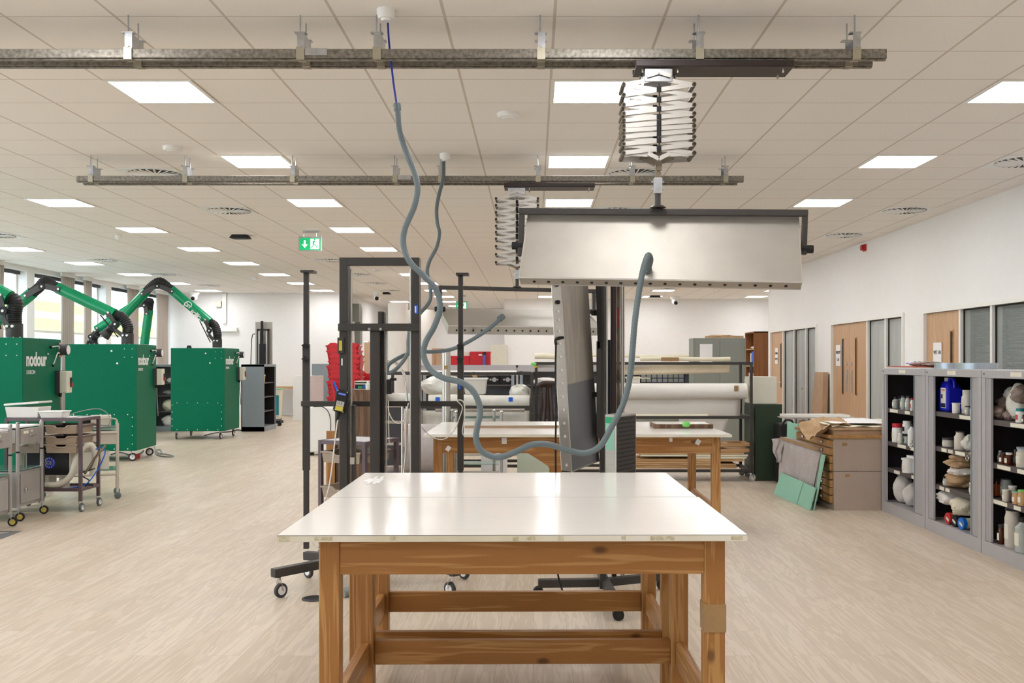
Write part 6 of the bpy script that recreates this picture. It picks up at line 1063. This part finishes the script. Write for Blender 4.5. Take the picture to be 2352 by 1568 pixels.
bag(2228, 3.5, .736, (.06, .05, .07), 'poly', 'clear plastic bag on the second shelf of the second cupboard', jit=.2); bag(2210, 3.55, .411, (.13, .13, .07), 'kraft', 'crumpled kraft bag at the base of the paper pile'); bag(2212, 3.53, .52, (.12, .12, .035), 'sack', 'white crumpled bag between the kraft bags'); bag(2209, 3.53, .575, (.12, .12, .045), 'kraft', 'second kraft bag in the paper pile', jit=.2); bag(2215, 3.53, .635, (.11, .1, .035), 'kraft', 'topmost kraft bag of the paper pile', jit=.2)
bag(2195, 3.58, .24, (.15, .16, .07), 'sack', 'white bag squeezed under the lowest shelf of the second cupboard'); bag(2218, 3.53, .2, (.12, .1, .08), 'cream2', 'cream bag at right on the second cupboard floor')
for px, m, lm, lab in ((2184, 'red', 'red', 'red lidded canister lying on the second cupboard floor'), (2199, 'blk2', 'dkgrey', 'black lidded canister lying between the red and blue ones'), (2215, 'blued', 'blued', 'bright blue lidded canister lying on the second cupboard floor')):
    X = 3.47; t = thing('canister', lab, 'canister', (X, F*X/(px-VX), .15)); MB().cyl((0, 0, 0), (.16, .02, 0), .042, 20).build('body', 'cream2' if m != 'blk2' else 'blk2', t, smooth='auto'); MB().cyl((-.03, -.004, 0), (.0, 0, 0), .047, 20).build('lid', m, t, smooth='auto'); MB().box(-.033, -.0305, -.04, .04, -.012, .008, Matrix.Rotation(.35, 4, 'X')).build('paper_label', 'label', t)
# cupboard 3
bag(2295, 3.5, 1.021, (.07, .07, .055), 'bagm', 'clear bag of grey powder at the left of the third cupboard top shelf'); bag(2312, 3.56, 1.1, (.07, .07, .05), 'bagm', 'second powder bag leaning higher on the third cupboard top shelf'); bag(2322, 3.58, 1.15, (.05, .05, .06), 'poly', 'small clear bag on the powder bag heap'); bag(2340, 3.55, 1.03, (.08, .07, .14), 'poly', 'tall clear bag with ties behind the teal lidded bottle'); bag(2318, 3.5, 1.021, (.04, .05, .04), 'bagm', 'pinkish powder bag next to the teal lidded bottle'); bag(2349, 3.55, 1.15, (.08, .06, .07), 'bagm', 'top bag of the heap at the photo edge')
for a in [(2344, 3.45, 1.021, .033, .1, 'white', 'teal', 'white bottle with teal lid in the third cupboard', .8, 'bottle', 'pinkb', .2), (2354, 3.43, 1.021, .02, .06, 'dkgrey', 'blk2', 'small dark bottle right of the teal lidded one', .7, 'bottle', True, .2),
          (2285, 3.5, .70, .022, .12, 'amber', 'cream2', 'slim dark bottle with cream cap on the third cupboard second shelf', .5, 'bottle', True, .16), (2304, 3.58, .70, .038, .115, 'amber', 'dkgrey', 'round dark bottle in the second row, third cupboard', .5, 'bottle', True, .16), (2297, 3.5, .70, .018, .085, 'clearp', 'white', 'small pale bottle with white cap, third cupboard second shelf', .6, 'bottle', True, .14), (2305, 3.46, .70, .028, .085, 'amber', 'dkgrey', 'amber bottle with white label, left of the pair', .7, 'bottle', True, .16), (2318, 3.46, .70, .03, .09, 'amber', 'white', 'amber bottle with white label, right of the pair', .7, 'bottle', True, .16), (2334, 3.5, .70, .022, .115, 'amber', 'dkgrey', 'dark bottle with blue-green label, third cupboard', .6, 'bottle', 'teal', .16), (2350, 3.48, .70, .045, .145, 'clearp', 'cabb', 'big glass jar with pale blue lid at the photo edge', .85, 'jar', True, .1, 'powder', .75),
          (2288, 3.5, .436, .038, .135, 'amber', 'blk2', 'jar of orange powder with black lid, third cupboard', .8, 'jar', True, .14, 'orange', .68), (2311, 3.56, .436, .045, .14, 'clearp', 'dkgrey', 'large empty glass jar with dark lid, third cupboard', .8, 'jar', True, .07), (2311, 3.44, .436, .026, .085, 'powder', 'white', 'small white powder jar before the empty glass jar', .95, 'jar', True, .1), (2326, 3.5, .436, .03, .11, 'powder', 'white', 'pale powder jar with silver lid, third cupboard', .9, 'jar', True, .1), (2335, 3.45, .436, .028, .09, 'chipb', 'mint', 'small tan powder jar with green lid', .95, 'jar', True, .1), (2350, 3.46, .436, .034, .11, 'chipb', 'lime', 'tan powder jar with lime lid at the photo edge', .9, 'jar', True, .1),
          (2300, 3.47, .101, .028, .145, 'amber', 'dkgrey', 'brown bottle on the third cupboard floor', .75, 'bottle', True, .14), (2326, 3.5, .101, .055, .3, 'powder', 'blk2', 'tall pale powder jar with wide black lid on the third cupboard floor', .85, 'jar', True, .12), (2350, 3.47, .101, .055, .25, 'clearp', 'blk2', 'tall glass bottle of grey liquid on the third cupboard floor', .5, 'bottle', True, .14, 'clearp', .5), (2318, 3.62, .101, .05, .27, 'clearp', 'blk2', 'dark jar behind the tall powder jar', .8, 'jar', False, .14)]: jar(*a)
# on top
for px, py, r, lab in ((2182, 0, .13, 'left silver-blue round tin on the supply cupboards'), (2243, 0, .16, 'right larger silver-blue round tin on the supply cupboards')):
    X = 3.62; Y = F*X/(px-VX); t = thing('round_tin', lab, 'tin', (X, Y, 1.391)); MB().lathe([(r, 0), (r, .045), (r-.006, .048)], n=36).build('body', 'duct', t, smooth='auto'); MB().lathe([(r+.003, .03), (r+.003, .05), (r-.01, .052)], n=36).build('lid', 'duct', t, smooth='auto')
X = 3.6; Y = F*X/(2130-VX); tag(MB().blob((X, Y, 1.43), (.1, .3, .025), .15, 12).build('mineral_bag', 'bagm', None, smooth=True), 'clear bag of brown granules on top of the first cupboard', 'bag')
tag(MB().grid(lambda u, v: (3.55+.1*v, Y+.12+.28*u, 1.43+.02*math.sin(u*14)*v+.012*math.sin(v*9)), 14, 6).build('blue_film', 'purplep', None, smooth=True, th=.002), 'crumpled blue-violet film at the end of the granule bag', 'film')
for i, (dy, z, m, lab) in enumerate(((0, 1.391, 'paper', 'lowest flat white folder under the granule bag'), (.06, 1.398, 'card', 'tan folder in the flat stack under the granule bag'), (.1, 1.405, 'pinkb', 'red edged folder at the top of the flat stack'))): tag(MB().box(3.42, 3.75, 8.75+dy, 9.6-dy*.5, z, z+.006).build('folder', m), lab, 'folder')
